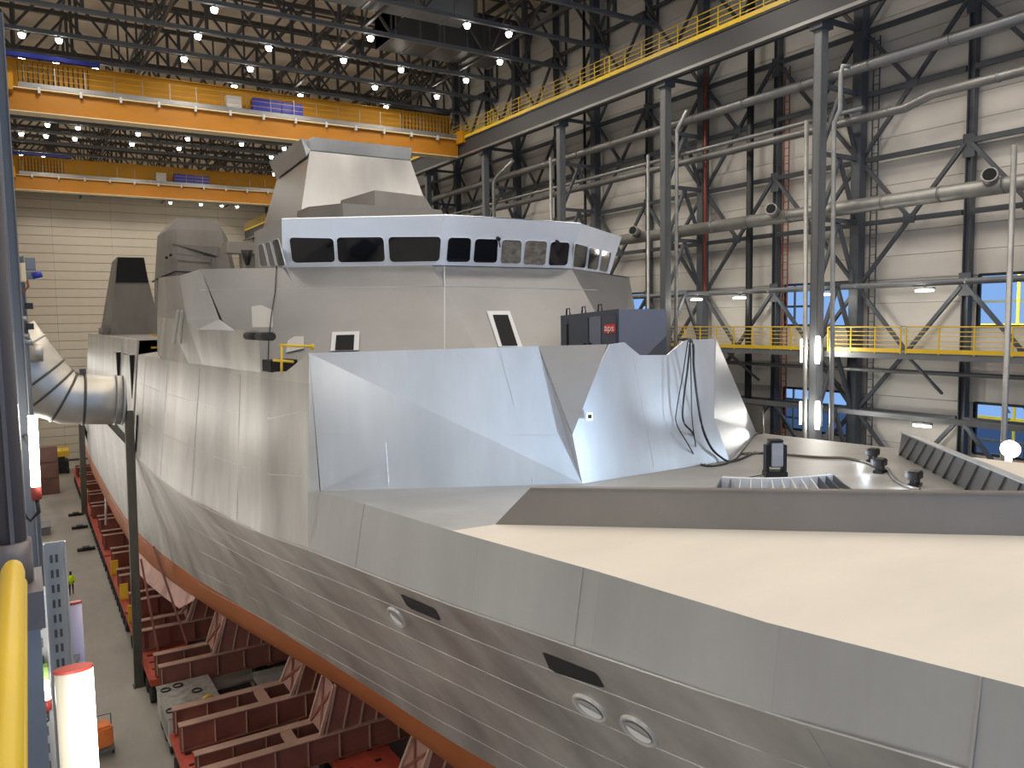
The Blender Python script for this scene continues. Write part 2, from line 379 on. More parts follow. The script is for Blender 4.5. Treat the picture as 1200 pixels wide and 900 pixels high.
# girts and diagonal bracing on the wall, one frame for every half bay
gm = {}
def gpart(nm, key, mk, m, par, y):
    if key not in gm: o = obj(nm, mk(), m, par); gm[key] = o.data; o.location.y = y; return o
    o = obj(nm, gm[key], None, par); o.location.y = y; return o
XB = XT + 0.2
for k in range(-1, 23):
    y0 = 13.93 + 5.135 * k; odd = k % 2      # even: column at y0, post at y0+hb
    side = 'column' if not odd else 'post'
    t = thing('wall_bracing', 'dark diagonal bracing and girts on the right wall, %s half bay from the near end' % ORD[k + 1], 'bracing', (0, 0, 0), 'diagonal bracing on the right wall')
    for i, z in enumerate(LV + [36.3, 39.3, 42.3]):
        gpart('girt', ('g', z), lambda: bar(BM(), (XB, 0.2, z), (XB, hb - 0.2, z), 0.2, 0.22), 'steelw', t, y0)
    a, b = (0.15, hb - 0.1)
    col, post = (a, b) if not odd else (b, a)
    for zc in (42.3, 36.3, 30.35, 24.3, 18.2, 12.3):
        if zc > 40: ends = [(col, zc - 3)]
        else: ends = [(col, zc - 2.9), (col, zc + 2.9), (post, zc + 2.9)]
        for j, (yy, zz) in enumerate(ends):
            gpart('diagonal', ('d', zc, j, odd), lambda: bar(BM(), (XB - 0.05, hb / 2, zc), (XB - 0.05, yy, zz), 0.16, 0.16, (1, 0, 0)), 'steelw', t, y0)
        gpart('gusset', ('q', zc), lambda: box(BM(), (XB - 0.16, hb / 2 - 0.28, zc - 0.22), (XB - 0.13, hb / 2 + 0.28, zc + 0.22)), 'steelw', t, y0)
# crane columns (free-standing line) with lacing back to the wall columns
XC_ = 31.8
first = None
for k, y in enumerate(YC):
    lab = 'grey crane runway column, %s from the near end, standing clear of the right wall' % ORD[k]
    if first is None:
        t = thing('crane_column', lab, 'column', (XC_, y, 0), 'grey crane columns on the right'); first = t
        obj('shaft', hbar(BM(), (XC_, y, 0), (XC_, y, 33.2), 0.44, 0.44, 0.05, (0, 1, 0)), 'steelc', t)
        obj('side_plate', bar(BM(), (XC_ - 0.2, y, 0), (XC_ - 0.2, y, 33.2), 0.04, 0.42, (0, 1, 0)), 'steelc', t)
        for z in LV[:-1]: obj('tie', bar(BM(), (XC_ + 0.2, y, z + 0.1), (XT - 0.25, y, z + 0.1), 0.18, 0.2), 'steelw', t)
        for z in LV[1:-1:1]:
            obj('lacing', bar(BM(), (XC_ + 0.2, y, z - 2.7), ((XC_ + XT) / 2, y, z), 0.15, 0.17, (0, 1, 0)), 'steelw', t)
            obj('lacing', bar(BM(), (XT - 0.25, y, z - 2.7), ((XC_ + XT) / 2, y, z), 0.15, 0.17, (0, 1, 0)), 'steelw', t)
        obj('head_bracket', box(BM(), (XC_ - 0.4, y - 0.35, 32.9), (XC_ + 0.4, y + 0.35, 33.3)), 'steelw', t)
    else: t = dup(first, (0, y - YC[0], 0), lab)
    t['group'] = 'grey crane columns on the right'
# crane runway with its yellow guard rail
t = thing('crane_runway', 'dark crane runway girder with yellow guard rail high along the right wall', 'runway girder', (XC_, YC[0], 33.3))
obj('runway_girder', hbar(BM(), (XC_, 4, 33.95), (XC_, 132, 33.95), 0.7, 1.25, 0.05), 'runway', t)
obj('web_plate', box(BM(), (XC_ - 0.3, 4, 33.45), (XC_ - 0.26, 132, 34.5)), 'runway', t)
obj('under_rail', bar(BM(), (XC_ - 0.45, 4, 33.25), (XC_ - 0.45, 132, 33.25), 0.3, 0.16), 'pipe', t)
obj('walk_deck', box(BM(), (XC_ - 0.35, 4, 34.6), (XC_ + 1.3, 132, 34.66)), 'steelw', t)
obj('toe_board', box(BM(), (XC_ - 0.38, 4, 34.64), (XC_ - 0.34, 132, 34.86)), 'yellow', t)
for z in (35.0, 35.28, 35.55, 35.85): obj('guard_rail', bar(BM(), (XC_ - 0.36, 4, z), (XC_ - 0.36, 132, z), 0.04), 'yellow', t)
pm = None
for i in range(86):
    y = 5 + i * 1.48
    if pm is None: o = obj('rail_post', bar(BM(), (XC_ - 0.36, 0, 34.6), (XC_ - 0.36, 0, 35.87), 0.055), 'yellow', t); pm = o.data
    else: o = obj('rail_post', pm, None, t)
    o.location.y += y
for y in (24.5, 39, 53, 67, 81): obj('gate', bar(bar(bar(BM(), (XC_ - 0.36, y, 35.85), (XC_ - 0.36, y + 0.5, 35.85), 0.06), (XC_ - 0.36, y, 34.7), (XC_ - 0.36, y, 35.85), 0.06), (XC_ - 0.36, y + 0.5, 34.7), (XC_ - 0.36, y + 0.5, 35.85), 0.06), 'yellow', t)
# mid-height yellow walkway in sections between the crane columns
XW = 32.05
secs = [(8.0, 13.6), (14.2, 19.9), (20.15, 23.75), (24.6, 34.4), (35.1, 44.6), (45.3, 54.9), (55.6, 65.0)]
for k, (a, b) in enumerate(secs):
    t = thing('walkway_railing', 'yellow walkway railing at mid height on the right wall, %s section from the near end' % ORD[k], 'railing', (XW, a, 18.3), 'yellow railings of the mid-height walkway')
    obj('toe_board', box(BM(), (XW - 0.02, a, 18.3), (XW + 0.02, b, 18.47)), 'yellow', t)
    for z in (18.62, 18.82, 19.02, 19.2): obj('rail', cyl(BM(), (XW, a, z), (XW, b, z), 0.018, 6), 'yellow', t)
    obj('hand_rail', cyl(BM(), (XW, a, 19.4), (XW, b, 19.4), 0.03, 6), 'yellow', t)
    nn = max(2, round((b - a) / 1.28))
    for i in range(nn + 1): obj('post', bar(BM(), (XW, a + (b - a) * i / nn, 18.25), (XW, a + (b - a) * i / nn, 19.4), 0.05), 'yellow', t)
t = thing('walkway', 'grey steel walkway floor with yellow rails along the right wall at mid height', 'walkway', (XW, 8, 18.1))
obj('floor_grating', box(BM(), (XW + 0.03, 8, 18.22), (XT - 0.3, 65, 18.28)), 'steelc', t)
obj('edge_beam', bar(BM(), (XW + 0.05, 8, 18.12), (XW + 0.05, 65, 18.12), 0.12, 0.2), 'steelc', t)
for i in range(12): obj('knee_brace', bar(BM(), (XW + 0.1, 9.5 + 5.135 * i, 18.05), (XT - 0.1, 9.5 + 5.135 * i, 16.4), 0.1), 'steelc', t)
# service pipes and ducts along the wall
XP = 33.5
def pipething(nm, lab, cat, pts, r, m, joints=None, jr=1.12):
    t = thing(nm, lab, cat, pts[0]); obj('pipe', tube(BM(), pts, r, 12), m, t)
    if joints:
        a, b, s = joints; y = a
        while y < b:
            z = pts[0][2]
            for p, q in zip(pts, pts[1:]):
                if p[1] <= y <= q[1]: z = p[2] + (q[2] - p[2]) * (y - p[1]) / max(1e-6, q[1] - p[1])
            obj('joint', cyl(BM(), (pts[0][0], y - 0.05, z), (pts[0][0], y + 0.05, z), r * jr, 12), 'pipe', t); y += s
    return t
pipething('service_pipe', 'highest grey service pipe along the right wall', 'pipe', [(XP, 6, 31.28), (XP, 110, 31.28)], 0.25, 'pipe', (8, 60, 3.7))
pipething('service_pipe', 'grey service pipe with a kink below the highest pipe on the right wall', 'pipe', [(XP, 6, 29.25), (XP, 19.9, 29.25), (XP, 21.1, 28.95), (XP, 110, 28.95)], 0.2, 'pipe', (8, 60, 4.6))
pipething('service_pipe', 'thin grey pipe running just above the kinked pipe, behind the crane columns', 'pipe', [(XP + 0.1, 23.2, 29.45), (XP + 0.1, 110, 29.45)], 0.11, 'pipe', (26, 60, 6))
t = pipething('ventilation_duct', 'wide galvanised duct with round black inlets along the right wall', 'duct', [(XP, 6, 25.0), (XP, 40.5, 25.0)], 0.33, 'galv', (9, 40, 2.6), 1.06)
for y in (17.3, 28.0, 38.7):
    n = obj('inlet', cyl(BM(), (XP - 0.1, y, 25.2), (XP - 0.75, y - 0.25, 25.38), 0.3, 14), 'pipe', t); obj('inlet_mouth', cyl(BM(), (XP - 0.75, y - 0.25, 25.38), (XP - 0.77, y - 0.257, 25.385), 0.25, 14), 'black', n)
pipething('conduit', 'grey conduit beam carrying the small wall lamps on the right wall', 'conduit', [(XP, 6, 21.28), (XP, 75, 21.28)], 0.13, 'steelc', (8, 60, 5.1))
tag(obj('cable_tray', bar(BM(), (XP, 6, 15.35), (XP, 75, 15.35), 0.3, 0.22), 'steelc'), 'grey cable tray below the mid-height walkway on the right wall', 'cable tray')
pipething('service_pipe', 'long grey pipe along the wall under the walkway floor', 'pipe', [(XP + 0.4, 6, 17.35), (XP + 0.4, 75, 17.35)], 0.1, 'pipe')
pipething('rain_pipe', 'black vertical pipe on the right wall between two grey crane columns', 'pipe', [(XT - 0.35, 30.6, 0), (XT - 0.35, 30.6, 43)], 0.19, 'blackst')
pipething('rain_pipe', 'thin black vertical pipe on the right wall further back', 'pipe', [(XT - 0.2, 45.7, 0), (XT - 0.2, 45.7, 43)], 0.1, 'blackst')
pipething('rain_pipe', 'rust red vertical pipe beside a wide wall column', 'pipe', [(XT - 0.4, 33.9, 21.4), (XT - 0.4, 33.9, 34)], 0.09, 'redpipe')
XV = 31.0
pipething('riser_pipe', 'tall galvanised riser pipe with an offset bend and hooked top, nearest the frame edge group', 'pipe', [(XV + 0.3, 22.3, 30.7), (XV, 22.5, 30.75), (XV, 22.55, 30.4), (XV, 22.55, 28.9), (XV, 22.85, 28.4), (XV, 22.85, 27.8), (XV, 22.7, 14), (XV, 22.7, 0)], 0.1, 'galv')
pipething('riser_pipe', 'thin galvanised riser pipe just left of the nearest grey crane column', 'pipe', [(XV, 24.3, 28.8), (XV, 24.0, 0)], 0.1, 'galv')
pipething('riser_pipe', 'galvanised riser pipe with an angled elbow top beside the dark container', 'pipe', [(XV, 31.95, 31.0), (XV, 32.7, 30.1), (XV, 32.7, 29.9), (XV, 32.9, 0)], 0.1, 'galv')
pipething('riser_pipe', 'thin galvanised riser pipe left of the angled-elbow riser', 'pipe', [(XV, 35.05, 29.2), (XV, 35.05, 0)], 0.09, 'galv')
pipething('riser_pipe', 'thin galvanised riser pipe above the right end of the bridge', 'pipe', [(XV, 44.8, 30.8), (XV, 44.8, 0)], 0.1, 'galv')
pipething('riser_pipe', 'furthest galvanised riser pipe with a bent top, above the bridge windows', 'pipe', [(XV, 49.6, 31.4), (XV, 52.0, 30.6), (XV, 52.4, 30.2), (XV, 52.4, 0)], 0.12, 'galv')
pipething('riser_pipe', 'galvanised riser pipe at the right edge of the frame', 'pipe', [(XV, 15.3, 0), (XV, 15.3, 26)], 0.1, 'galv')
for (y, m, lab) in ((23.6, 'steelw', 'thin grey cable ladder running up the wall beside the nearest wide column'), (28.75, 'redpipe', 'thin rust red cable ladder running up the right wall')):
    t = thing('cable_ladder', lab, 'cable ladder', (XT + 0.3, y, 10))
    for s in (-0.16, 0.16): obj('stringer', bar(BM(), (XT + 0.35, y + s, 9), (XT + 0.35, y + s, 33), 0.05), m, t)
    bm = BM()
    for i in range(60): bar(bm, (XT + 0.35, y - 0.16, 9.2 + i * 0.4), (XT + 0.35, y + 0.16, 9.2 + i * 0.4), 0.035)
    obj('rungs', bm, m, t, kind='stuff')
# wall lamps
for k, (y, z, lab) in enumerate(((25.07, 20.95, 'small white strip lamp above the walkway beside the nearest crane column'), (19.95, 20.95, 'small white strip lamp under the conduit, nearest the frame edge'), (30.37, 20.95, 'small white strip lamp under the conduit, furthest from the frame edge'), (19.9, 15.05, 'small white strip lamp below the walkway under the cable tray'), (33.6, 20.95, 'small white strip lamp beside the dark container'))):
    t = thing('strip_lamp', lab, 'lamp', (XP - 0.1, y, z), 'strip lamps on the right wall')
    obj('housing', box(BM(), (XP - 0.2, y - 0.42, z + 0.05), (XP, y + 0.42, z + 0.13)), 'steelc', t)
    obj('diffuser', box(BM(), (XP - 0.18, y - 0.38, z - 0.05), (XP - 0.02, y + 0.38, z + 0.05)), 'tube', t)
    obj('hanger', box(BM(), (XP - 0.12, y - 0.05, z + 0.12), (XP - 0.06, y + 0.05, z + 0.3)), 'steelc', t)
    light('strip_lamp_light', 'POINT', (XP - 0.3, y, z - 0.2), 60, (1, 0.95, 0.85), 0.2)
for (y, za, zb, lab) in ((23.8, 17.72, 18.98, 'upright glowing tube lamp on the nearest crane column, at railing height'), (23.75, 14.65, 15.95, 'upright glowing tube lamp on the nearest crane column, below the walkway')):
    t = thing('tube_lamp', lab, 'lamp', (XC_ - 0.35, y, za)); obj('tube', cyl(BM(), (XC_ - 0.42, y, za), (XC_ - 0.42, y, zb), 0.1, 10), 'tubecool', t); obj('bracket', box(BM(), (XC_ - 0.32, y - 0.08, za + 0.1), (XC_ - 0.16, y + 0.3, zb - 0.1)), 'steelc', t)
    light('tube_lamp_light', 'POINT', (XC_ - 0.75, y - 0.2, (za + zb) / 2), 160, (1, 0.96, 0.88), 0.3)
for (za, zb, lab) in ((17.75, 18.85, 'thin glowing tube on the left side of the nearest crane column'), (14.8, 15.9, 'thin glowing tube low on the left side of the nearest crane column')):
    t = thing('tube_lamp', lab, 'lamp', (XC_ - 0.35, 24.6, za)); obj('tube', cyl(BM(), (XC_ - 0.6, 24.55, za), (XC_ - 0.6, 24.55, zb), 0.05, 8), 'tube', t); obj('bracket', box(BM(), (XC_ - 0.58, 24.5, za + 0.1), (XC_ - 0.2, 24.56, zb - 0.1)), 'steelc', t)

# roof trusses
TY = [39 + 4.95 * k for k in range(-3, 19)]
XA, XE = XL + 0.2, XR - 0.2
t0 = None
for k, y in enumerate(TY):
    lab = 'dark steel roof truss spanning the hall, %s from the near end' % ORD[k]
    if t0 is None:
        t = t0 = thing('roof_truss', lab, 'truss', (0, y, 38.3), 'roof trusses')
        obj('bottom_chord', hbar(BM(), (XA, y, 38.35), (XE, y, 38.35), 0.22, 0.26, 0.04), 'steelc', t)
        obj('top_chord', bar(BM(), (XA, y, 42.9), (XE, y, 42.9), 0.26, 0.3), 'roofst', t)
        N = 11; dx = (XE - XA) / N; zt, zb = 42.8, 38.45
        for i in range(N + 1): obj('vertical', bar(BM(), (XA + i * dx, y, zb), (XA + i * dx, y, zt), 0.12 if i % 2 else 0.2, up=(0, 1, 0)), 'roofst', t)
        for i in range(N):
            a, b = (zb, zt) if i % 2 else (zt, zb)
            obj('diagonal', bar(BM(), (XA + i * dx, y, a), (XA + (i + 1) * dx, y, b), 0.15, up=(0, 1, 0)), 'roofst', t)
    else: t = dup(t0, (0, y - TY[0], 0), lab)
for k, x in enumerate((8.5, 19.5, 28.9)):
    t = thing('roof_tie', 'long dark tie truss running lengthwise under the roof, %s from the left' % ORD[k], 'truss', (x, 24, 38.3))
    obj('lower_rail', bar(BM(), (x, 22, 38.55), (x, YF - 0.3, 38.55), 0.18), 'roofst', t)
    obj('upper_rail', bar(BM(), (x, 22, 40.6), (x, YF - 0.3, 40.6), 0.14), 'roofst', t)
    for i in range(21):
        ya = 24.15 + i * 4.95
        obj('diagonal', bar(BM(), (x, ya, 38.6), (x, ya + 2.47, 40.6), 0.1), 'roofst', t); obj('diagonal', bar(BM(), (x, ya + 2.47, 40.6), (x, ya + 4.95, 38.6), 0.1), 'roofst', t)
# ventilation duct boxes under the roof
t = thing('roof_duct', 'big grey rectangular air duct crossing under the roof at the top of the picture', 'duct', (5, 46, 39))
obj('duct_body', box(BM(), (5.2, 45.2, 39.0), (25.5, 47.2, 40.6)), 'steelc', t)
for i in range(8): obj('flange', box(BM(), (5.2 + i * 2.7, 45.14, 38.94), (5.3 + i * 2.7, 47.26, 40.66)), 'pipe', t)
t = thing('roof_duct', 'dark grey air handling box under the roof near the right wall', 'duct', (22, 50, 39))
obj('duct_body', box(BM(), (22.2, 50.0, 38.9), (31.3, 53.4, 41.2)), 'roofst', t)
for i in range(6): obj('flange', box(BM(), (22.2 + i * 1.8, 49.94, 38.85), (22.28 + i * 1.8, 53.46, 41.25)), 'steelc', t)
# roof lamps
L0 = None
for iy, y in enumerate(TY):
    nth = 0
    for x in (1.1, 3.1, 5.5, 10.5, 14.9, 20.0, 24.3, 27.3, 29.6):
        if random.random() < (0.38 if y > 62 else 0.5): continue
        nth += 1; lab = 'small glowing lamp, %s from the left under the %s roof truss from the near end' % (ORD[nth - 1], ORD[iy])
        if L0 is None:
            L0 = t = thing('roof_lamp', lab, 'lamp', (x, y, 38), 'small lamps under the roof trusses')
            obj('hood', cyl(BM(), (x, y, 38.22), (x, y, 38.0), 0.08, 10, 0.19), 'steelc', t); obj('bulb', cyl(BM(), (x, y, 38.02), (x, y, 37.8), 0.22, 10, 0.15), 'lamp', t)
        else: dup(L0, (x - L0.location.x, y - L0.location.y, 0), lab)

# ------------------------------------------------------------------ overhead cranes
def crane(y, lab, zt=36.75):
    t = thing('overhead_crane', lab, 'crane', (15.8, y, 33.3))
    xa, xb = 0.15, 31.4; zb = zt - 3.45
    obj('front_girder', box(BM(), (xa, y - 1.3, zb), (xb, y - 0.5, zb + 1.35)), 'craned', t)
    obj('lower_flange', box(BM(), (xa, y - 1.55, zb - 0.06), (xb, y - 0.4, zb)), 'cream', t)
    obj('upper_flange', box(BM(), (xa, y - 1.55, zb + 1.35), (xb, y - 0.4, zb + 1.42)), 'cream', t)
    obj('main_girder', box(BM(), (xa, y, zb + 0.6), (xb, y + 1.6, zt)), 'craney', t)
    obj('girder_cap', box(BM(), (xa, y - 0.15, zt), (xb, y + 1.75, zt + 0.06)), 'craney', t)
    obj('walk_beam', box(BM(), (xa + 0.6, y - 1.5, zb + 1.5), (xb, y - 1.3, zb + 1.75)), 'pipe', t)
    obj('walk_deck', box(BM(), (xa + 0.6, y - 1.5, zb + 1.45), (xb, y, zb + 1.5)), 'pipe', t)
    for z in (0.3, 0.65, 1.0): obj('guard_rail', bar(BM(), (xa + 0.6, y - 1.45, zb + 1.75 + z), (xb, y - 1.45, zb + 1.75 + z), 0.025), 'craney', t)
    for i in range(19): obj('rail_post', bar(BM(), (xa + 0.9 + i * 1.68, y - 1.45, zb + 1.5), (xa + 0.9 + i * 1.68, y - 1.45, zb + 2.8), 0.035), 'pipe', t)
    for i in range(13): obj('bracket', box(BM(), (xa + 1.6 + i * 2.3, y - 1.6, zb + 1.15), (xa + 1.75 + i * 2.3, y - 1.3, zb + 1.5)), 'cabinet', t)
    bm = BM()
    for x0, nn, dx in ((0.6, 14, 0.28), (26.7, 15, 0.3)):
        for i in range(nn):
            x = xa + x0 + i * dx; a = y - 0.3
            tube(bm, [(x, a, zt - 0.15), (x + 0.02, a, zt - 1.4), (x + dx / 2, a, zt - 1.65), (x + dx - 0.02, a, zt - 1.4), (x + dx, a, zt - 0.15)], 0.03, 5)
    obj('festoon_cables', bm, 'cable', t, kind='stuff')
    obj('blue_rail', box(BM(), (xa - 0.5, y - 0.5, zt + 0.1), (5.4, y - 0.1, zt + 0.35)), 'blue', t, label='blue cable trolley rail above the left end of the crane')
    obj('blue_rail', box(BM(), (26.0, y - 0.5, zt + 0.1), (31.2, y - 0.1, zt + 0.35)), 'blackst', t)
    obj('cabinet', box(BM(), (13.2, y - 1.2, zb + 1.55), (14.2, y - 0.6, zb + 2.65)), 'cabinet', t)
    obj('blue_cabinet', box(BM(), (15.0, y - 1.2, zb + 1.55), (17.0, y - 0.4, zb + 2.7)), 'blue', t, label='deep blue switch cabinet')
    obj('blue_cabinet', box(BM(), (17.05, y - 1.2, zb + 1.55), (18.6, y - 0.4, zb + 2.65)), 'blue', t, label='deep blue switch cabinet')
    for x in (xa - 0.3, xb - 0.2): obj('end_carriage', box(BM(), (x, y - 2.4, zb + 1.0), (x + 0.6, y + 2.4, zb + 2.0)), 'craney', t)
    return t
crane(60.0, 'large yellow overhead crane with blue cabinets, nearer one above the warship')
crane(94.0, 'yellow overhead crane further back, above the far end of the hall', 36.9)
# left crane runway and the far columns on the left side
t = thing('crane_runway', 'crane runway girder on the left side of the hall', 'runway girder', (-0.6, 8, 33.3))
obj('runway_girder', box(BM(), (-0.95, 6, 33.3), (-0.35, 132, 34.6)), 'steelw', t)
for k, y in enumerate(LAMPY):
    t = thing('crane_column', 'grey crane column on the left side of the hall, %s from the near end' % ORD[k], 'column', (-0.35, y, 0), 'grey crane columns on the left')
    obj('shaft', hbar(BM(), (-0.42, y, 0), (-0.42, y, 33.3), 0.44, 0.5, 0.05, (0, 1, 0)), 'steelc', t)
    for z in ((4.5, 8.0, 11.5, 16.0) if y > 20 else (4.5, 8.0, 11.5, 18.6)):
        obj('tube_bracket', box(BM(), (-0.2, y - 0.3, z - 0.5), (-0.12, y - 0.2, z + 0.5)), 'steelc', t); obj('light_tube', cyl(BM(), (-0.09, y - 0.32, z - 0.7), (-0.09, y - 0.32, z + 0.7), 0.05, 8), 'tubecool', t)

# ================================================================== THE WARSHIP
XS = 14.88                         # centreline
def dkz(y): return 15.62 + 0.041 * (19.5 - y)
def interp(T, y):
    T = sorted(T)
    if y <= T[0][0]: return T[0][1]
    for (a, u), (b, v) in zip(T, T[1:]):
        if y <= b: return u + (v - u) * (y - a) / (b - a)
    return T[-1][1]
KB = [(-9, 0.25), (-6, 2.4), (-3, 4.0), (0, 5.5), (4.14, 6.78), (6.55, 7.25), (10, 7.62), (13.7, 8.08), (18, 8.55), (20.5, 8.85), (23.4, 9.33), (28, 9.68), (32.5, 9.9), (40, 9.95), (100, 9.95), (112, 9.6), (121, 9.2)]
KZ = [(-9, 15.8), (0, 15.5), (4.14, 15.28), (6.55, 15.05), (10, 14.74), (13.7, 14.45), (18, 14.18), (23.4, 13.9), (32.5, 13.4), (40, 13.0), (121, 12.6)]
DB = [(-9, 0.1), (-6, 2.3), (-3, 3.9), (0, 5.35), (3.83, 6.57), (6.55, 7.11), (9.7, 7.38), (13.68, 7.87), (19.5, 8.4), (20.5, 8.55)]
WB = [(-9, 0.0), (-4, 0.05), (0, 0.6), (5, 1.45), (10, 2.4), (15, 3.3), (18.8, 4.0), (20.9, 4.45), (24.6, 5.05), (29.1, 5.8), (34.9, 6.8), (42.4, 8.2), (50, 9.2), (60, 9.75), (95, 9.8), (110, 9.0), (121, 8.4)]
KEEL = [(-9, 7.15), (-4, 6.6), (0, 4.2), (6, 2.9), (100, 2.9), (121, 6.4)]
def section(y):
    """port half of a hull section below the knuckle: list of (half breadth, z), knuckle first"""
    bk, zk, bw, kz = interp(KB, y), interp(KZ, y), interp(WB, y), interp(KEEL, y)
    zw = 7.2; pts = []
    for i in range(9):
        s = i / 8; z = zk + (zw - zk) * s; q = 1 - s
        pts.append((bw + (bk - bw) * q ** 1.18, z))
    e = interp([(20, 1.2), (29, 1.3), (37, 1.9), (43, 2.2), (60, 4.0)], y)
    for i in range(1, 8):
        u = math.sin(i / 7 * PI / 2) if i < 7 else 1
        z = zw + (kz - zw) * u
        pts.append((max(0.02, bw * (1 - u ** e) ** 0.62), z))
    return pts
YS = [-9, -7.5, -6, -4.5, -3, -1, 1, 3, 5, 7, 9, 11, 13, 15, 17, 19, 20.5, 22, 24, 27, 30, 34, 38, 42, 47, 52, 58, 66, 76, 88, 100, 110, 121]
ship = thing('warship', 'bare grey metal warship hull with raked bridge and masts filling the building dock', 'warship', (XS, 20, 2.9))
def hullgrid(i0, i1):
    bm = BM(); R = []
    for y in YS:
        s = section(y)[i0:i1 + 1]
        ring = [(XS - b, y, z) for b, z in s]
        R.append(ring)
    S = [[(2 * XS - p[0], p[1], p[2]) for p in r] for r in R]
    for G in (R, S):
        V = [[bm.verts.new(p) for p in r] for r in G]
        for a, b in zip(V, V[1:]):
            for k in range(len(a) - 1):
                f = bm.faces.new((a[k], a[k + 1], b[k + 1], b[k])); f.smooth = True
    return bm
top = hullgrid(0, 8)
# transom
hp = obj('hull_plating', top, 'hull', ship, recalc=False)
bmb = hullgrid(8, 15)
obj('bottom_plating', bmb, 'boot', ship, label='orange-red painted hull bottom', recalc=False)
s = section(121); tr = [(XS - b, 121, z) for b, z in s] + [(XS + b, 121, z) for b, z in s[::-1]]
bm = BM(); face(bm, tr); obj('transom', bm, 'hull', ship)
# BVH of the port plating, used to lay openings and seams on the real surface
vs, fs = [], []
for i, y in enumerate(YS):
    for b, z in section(y): vs.append(Vector((XS - b, y, z)))
nn = len(section(0))
for i in range(len(YS) - 1):
    for k in range(nn - 1): fs.append((i * nn + k, i * nn + k + 1, (i + 1) * nn + k + 1, (i + 1) * nn + k))
HB = BVHTree.FromPolygons(vs, fs)
def onhull(px, py, lift=0.0):
    d = ray(px, py).normalized(); h, n, _, _ = HB.ray_cast(EYE, d)
    if h is None: return None
    if n.dot(d) > 0: n = -n
    return h + n * lift
def hullpt(y, z, lift=0.0):
    h, n, _, _ = HB.ray_cast(Vector((-5, y, z)), Vector((1, 0, 0)))
    if h is None: return None
    if n.x > 0: n = -n
    return h + n * lift
# sheer strake between deck edge and knuckle
YD = [-9, -6, -3, 0, 3.83, 6.55, 9.7, 13.68, 17, 19.5, 20.5]
for sgn in (1, -1):
    bm = BM(); A = [bm.verts.new((XS - sgn * interp(DB, y), y, dkz(y))) for y in YD]; B = [bm.verts.new((XS - sgn * interp(KB, y), y, interp(KZ, y))) for y in YD]
    for k in range(len(YD) - 1): bm.faces.new((A[k], B[k], B[k + 1], A[k + 1]))
    obj('sheer_strake', bm, 'strake', ship)
bm = BM()
for yy in (4.2, 10.0, 17.5): bar(bm, (XS - interp(DB, yy) - 0.005, yy, dkz(yy)), (XS - interp(KB, yy) - 0.005, yy, interp(KZ, yy)), 0.03, 0.02)
obj('strake_seams', bm, 'strake', ship, kind='stuff')
# weld seams along the plating: raised beads
bm = BM()
for dz0, dz1 in ((1.0, 1.1), (2.2, 2.4), (3.5, 3.9), (4.9, 5.3), (6.2, 5.9)):
    pts = []
    for i in range(52):
        y = 1 + i * 1.3; p = hullpt(y, interp(KZ, y) - (dz0 + (dz1 - dz0) * i / 51), 0.0)
        if p: pts.append(p)
    for a, b in zip(pts, pts[1:]): bar(bm, a, b, 0.022, 0.012)
obj('weld_seams', bm, 'weld', ship, kind='stuff')
bm = BM()
for y in (6, 12.5, 19, 26.5, 34, 43, 52):
    pts = [hullpt(y + 0.06 * k, interp(KZ, y) - 0.1 - 0.62 * k) for k in range(9)]
    pts = [p for p in pts if p]
    for a, b in zip(pts, pts[1:]): bar(bm, a, b, 0.014, 0.01)
obj('frame_seams', bm, 'strake', ship, kind='stuff')
# foredeck
def D(x, y, off=0): return (x, y, dkz(y) + off)
def mir(p): return (2 * XS - p[0], p[1], p[2])
bwO, bwA = (7.95, 13.6), (XS, 6.35)                       # foot of the breakwater
PB = (6.99, 13.75)
edge = [(XS - interp(DB, y), y) for y in (-9, -6, -3, 0, 3.83, 6.55, 9.7, 13.68)]
bm = BM(); half = [D(*e) for e in edge] + [D(*bwO), D(*bwA), D(XS, -9)]
face(bm, half); face(bm, [mir(p) for p in half][::-1]); obj('foredeck_front', bm, 'beige', ship, label='beige dusted foredeck ahead of the breakwater')
bm = BM(); e2 = [(XS - interp(DB, y), y) for y in (13.68, 17, 19.5, 20.5)]
half = [D(*e) for e in e2] + [D(XS, 20.5), D(*bwA), D(*bwO)]
face(bm, half); face(bm, [mir(p) for p in half][::-1]); obj('foredeck_rear', bm, 'deck', ship, label='bare grey foredeck behind the breakwater')
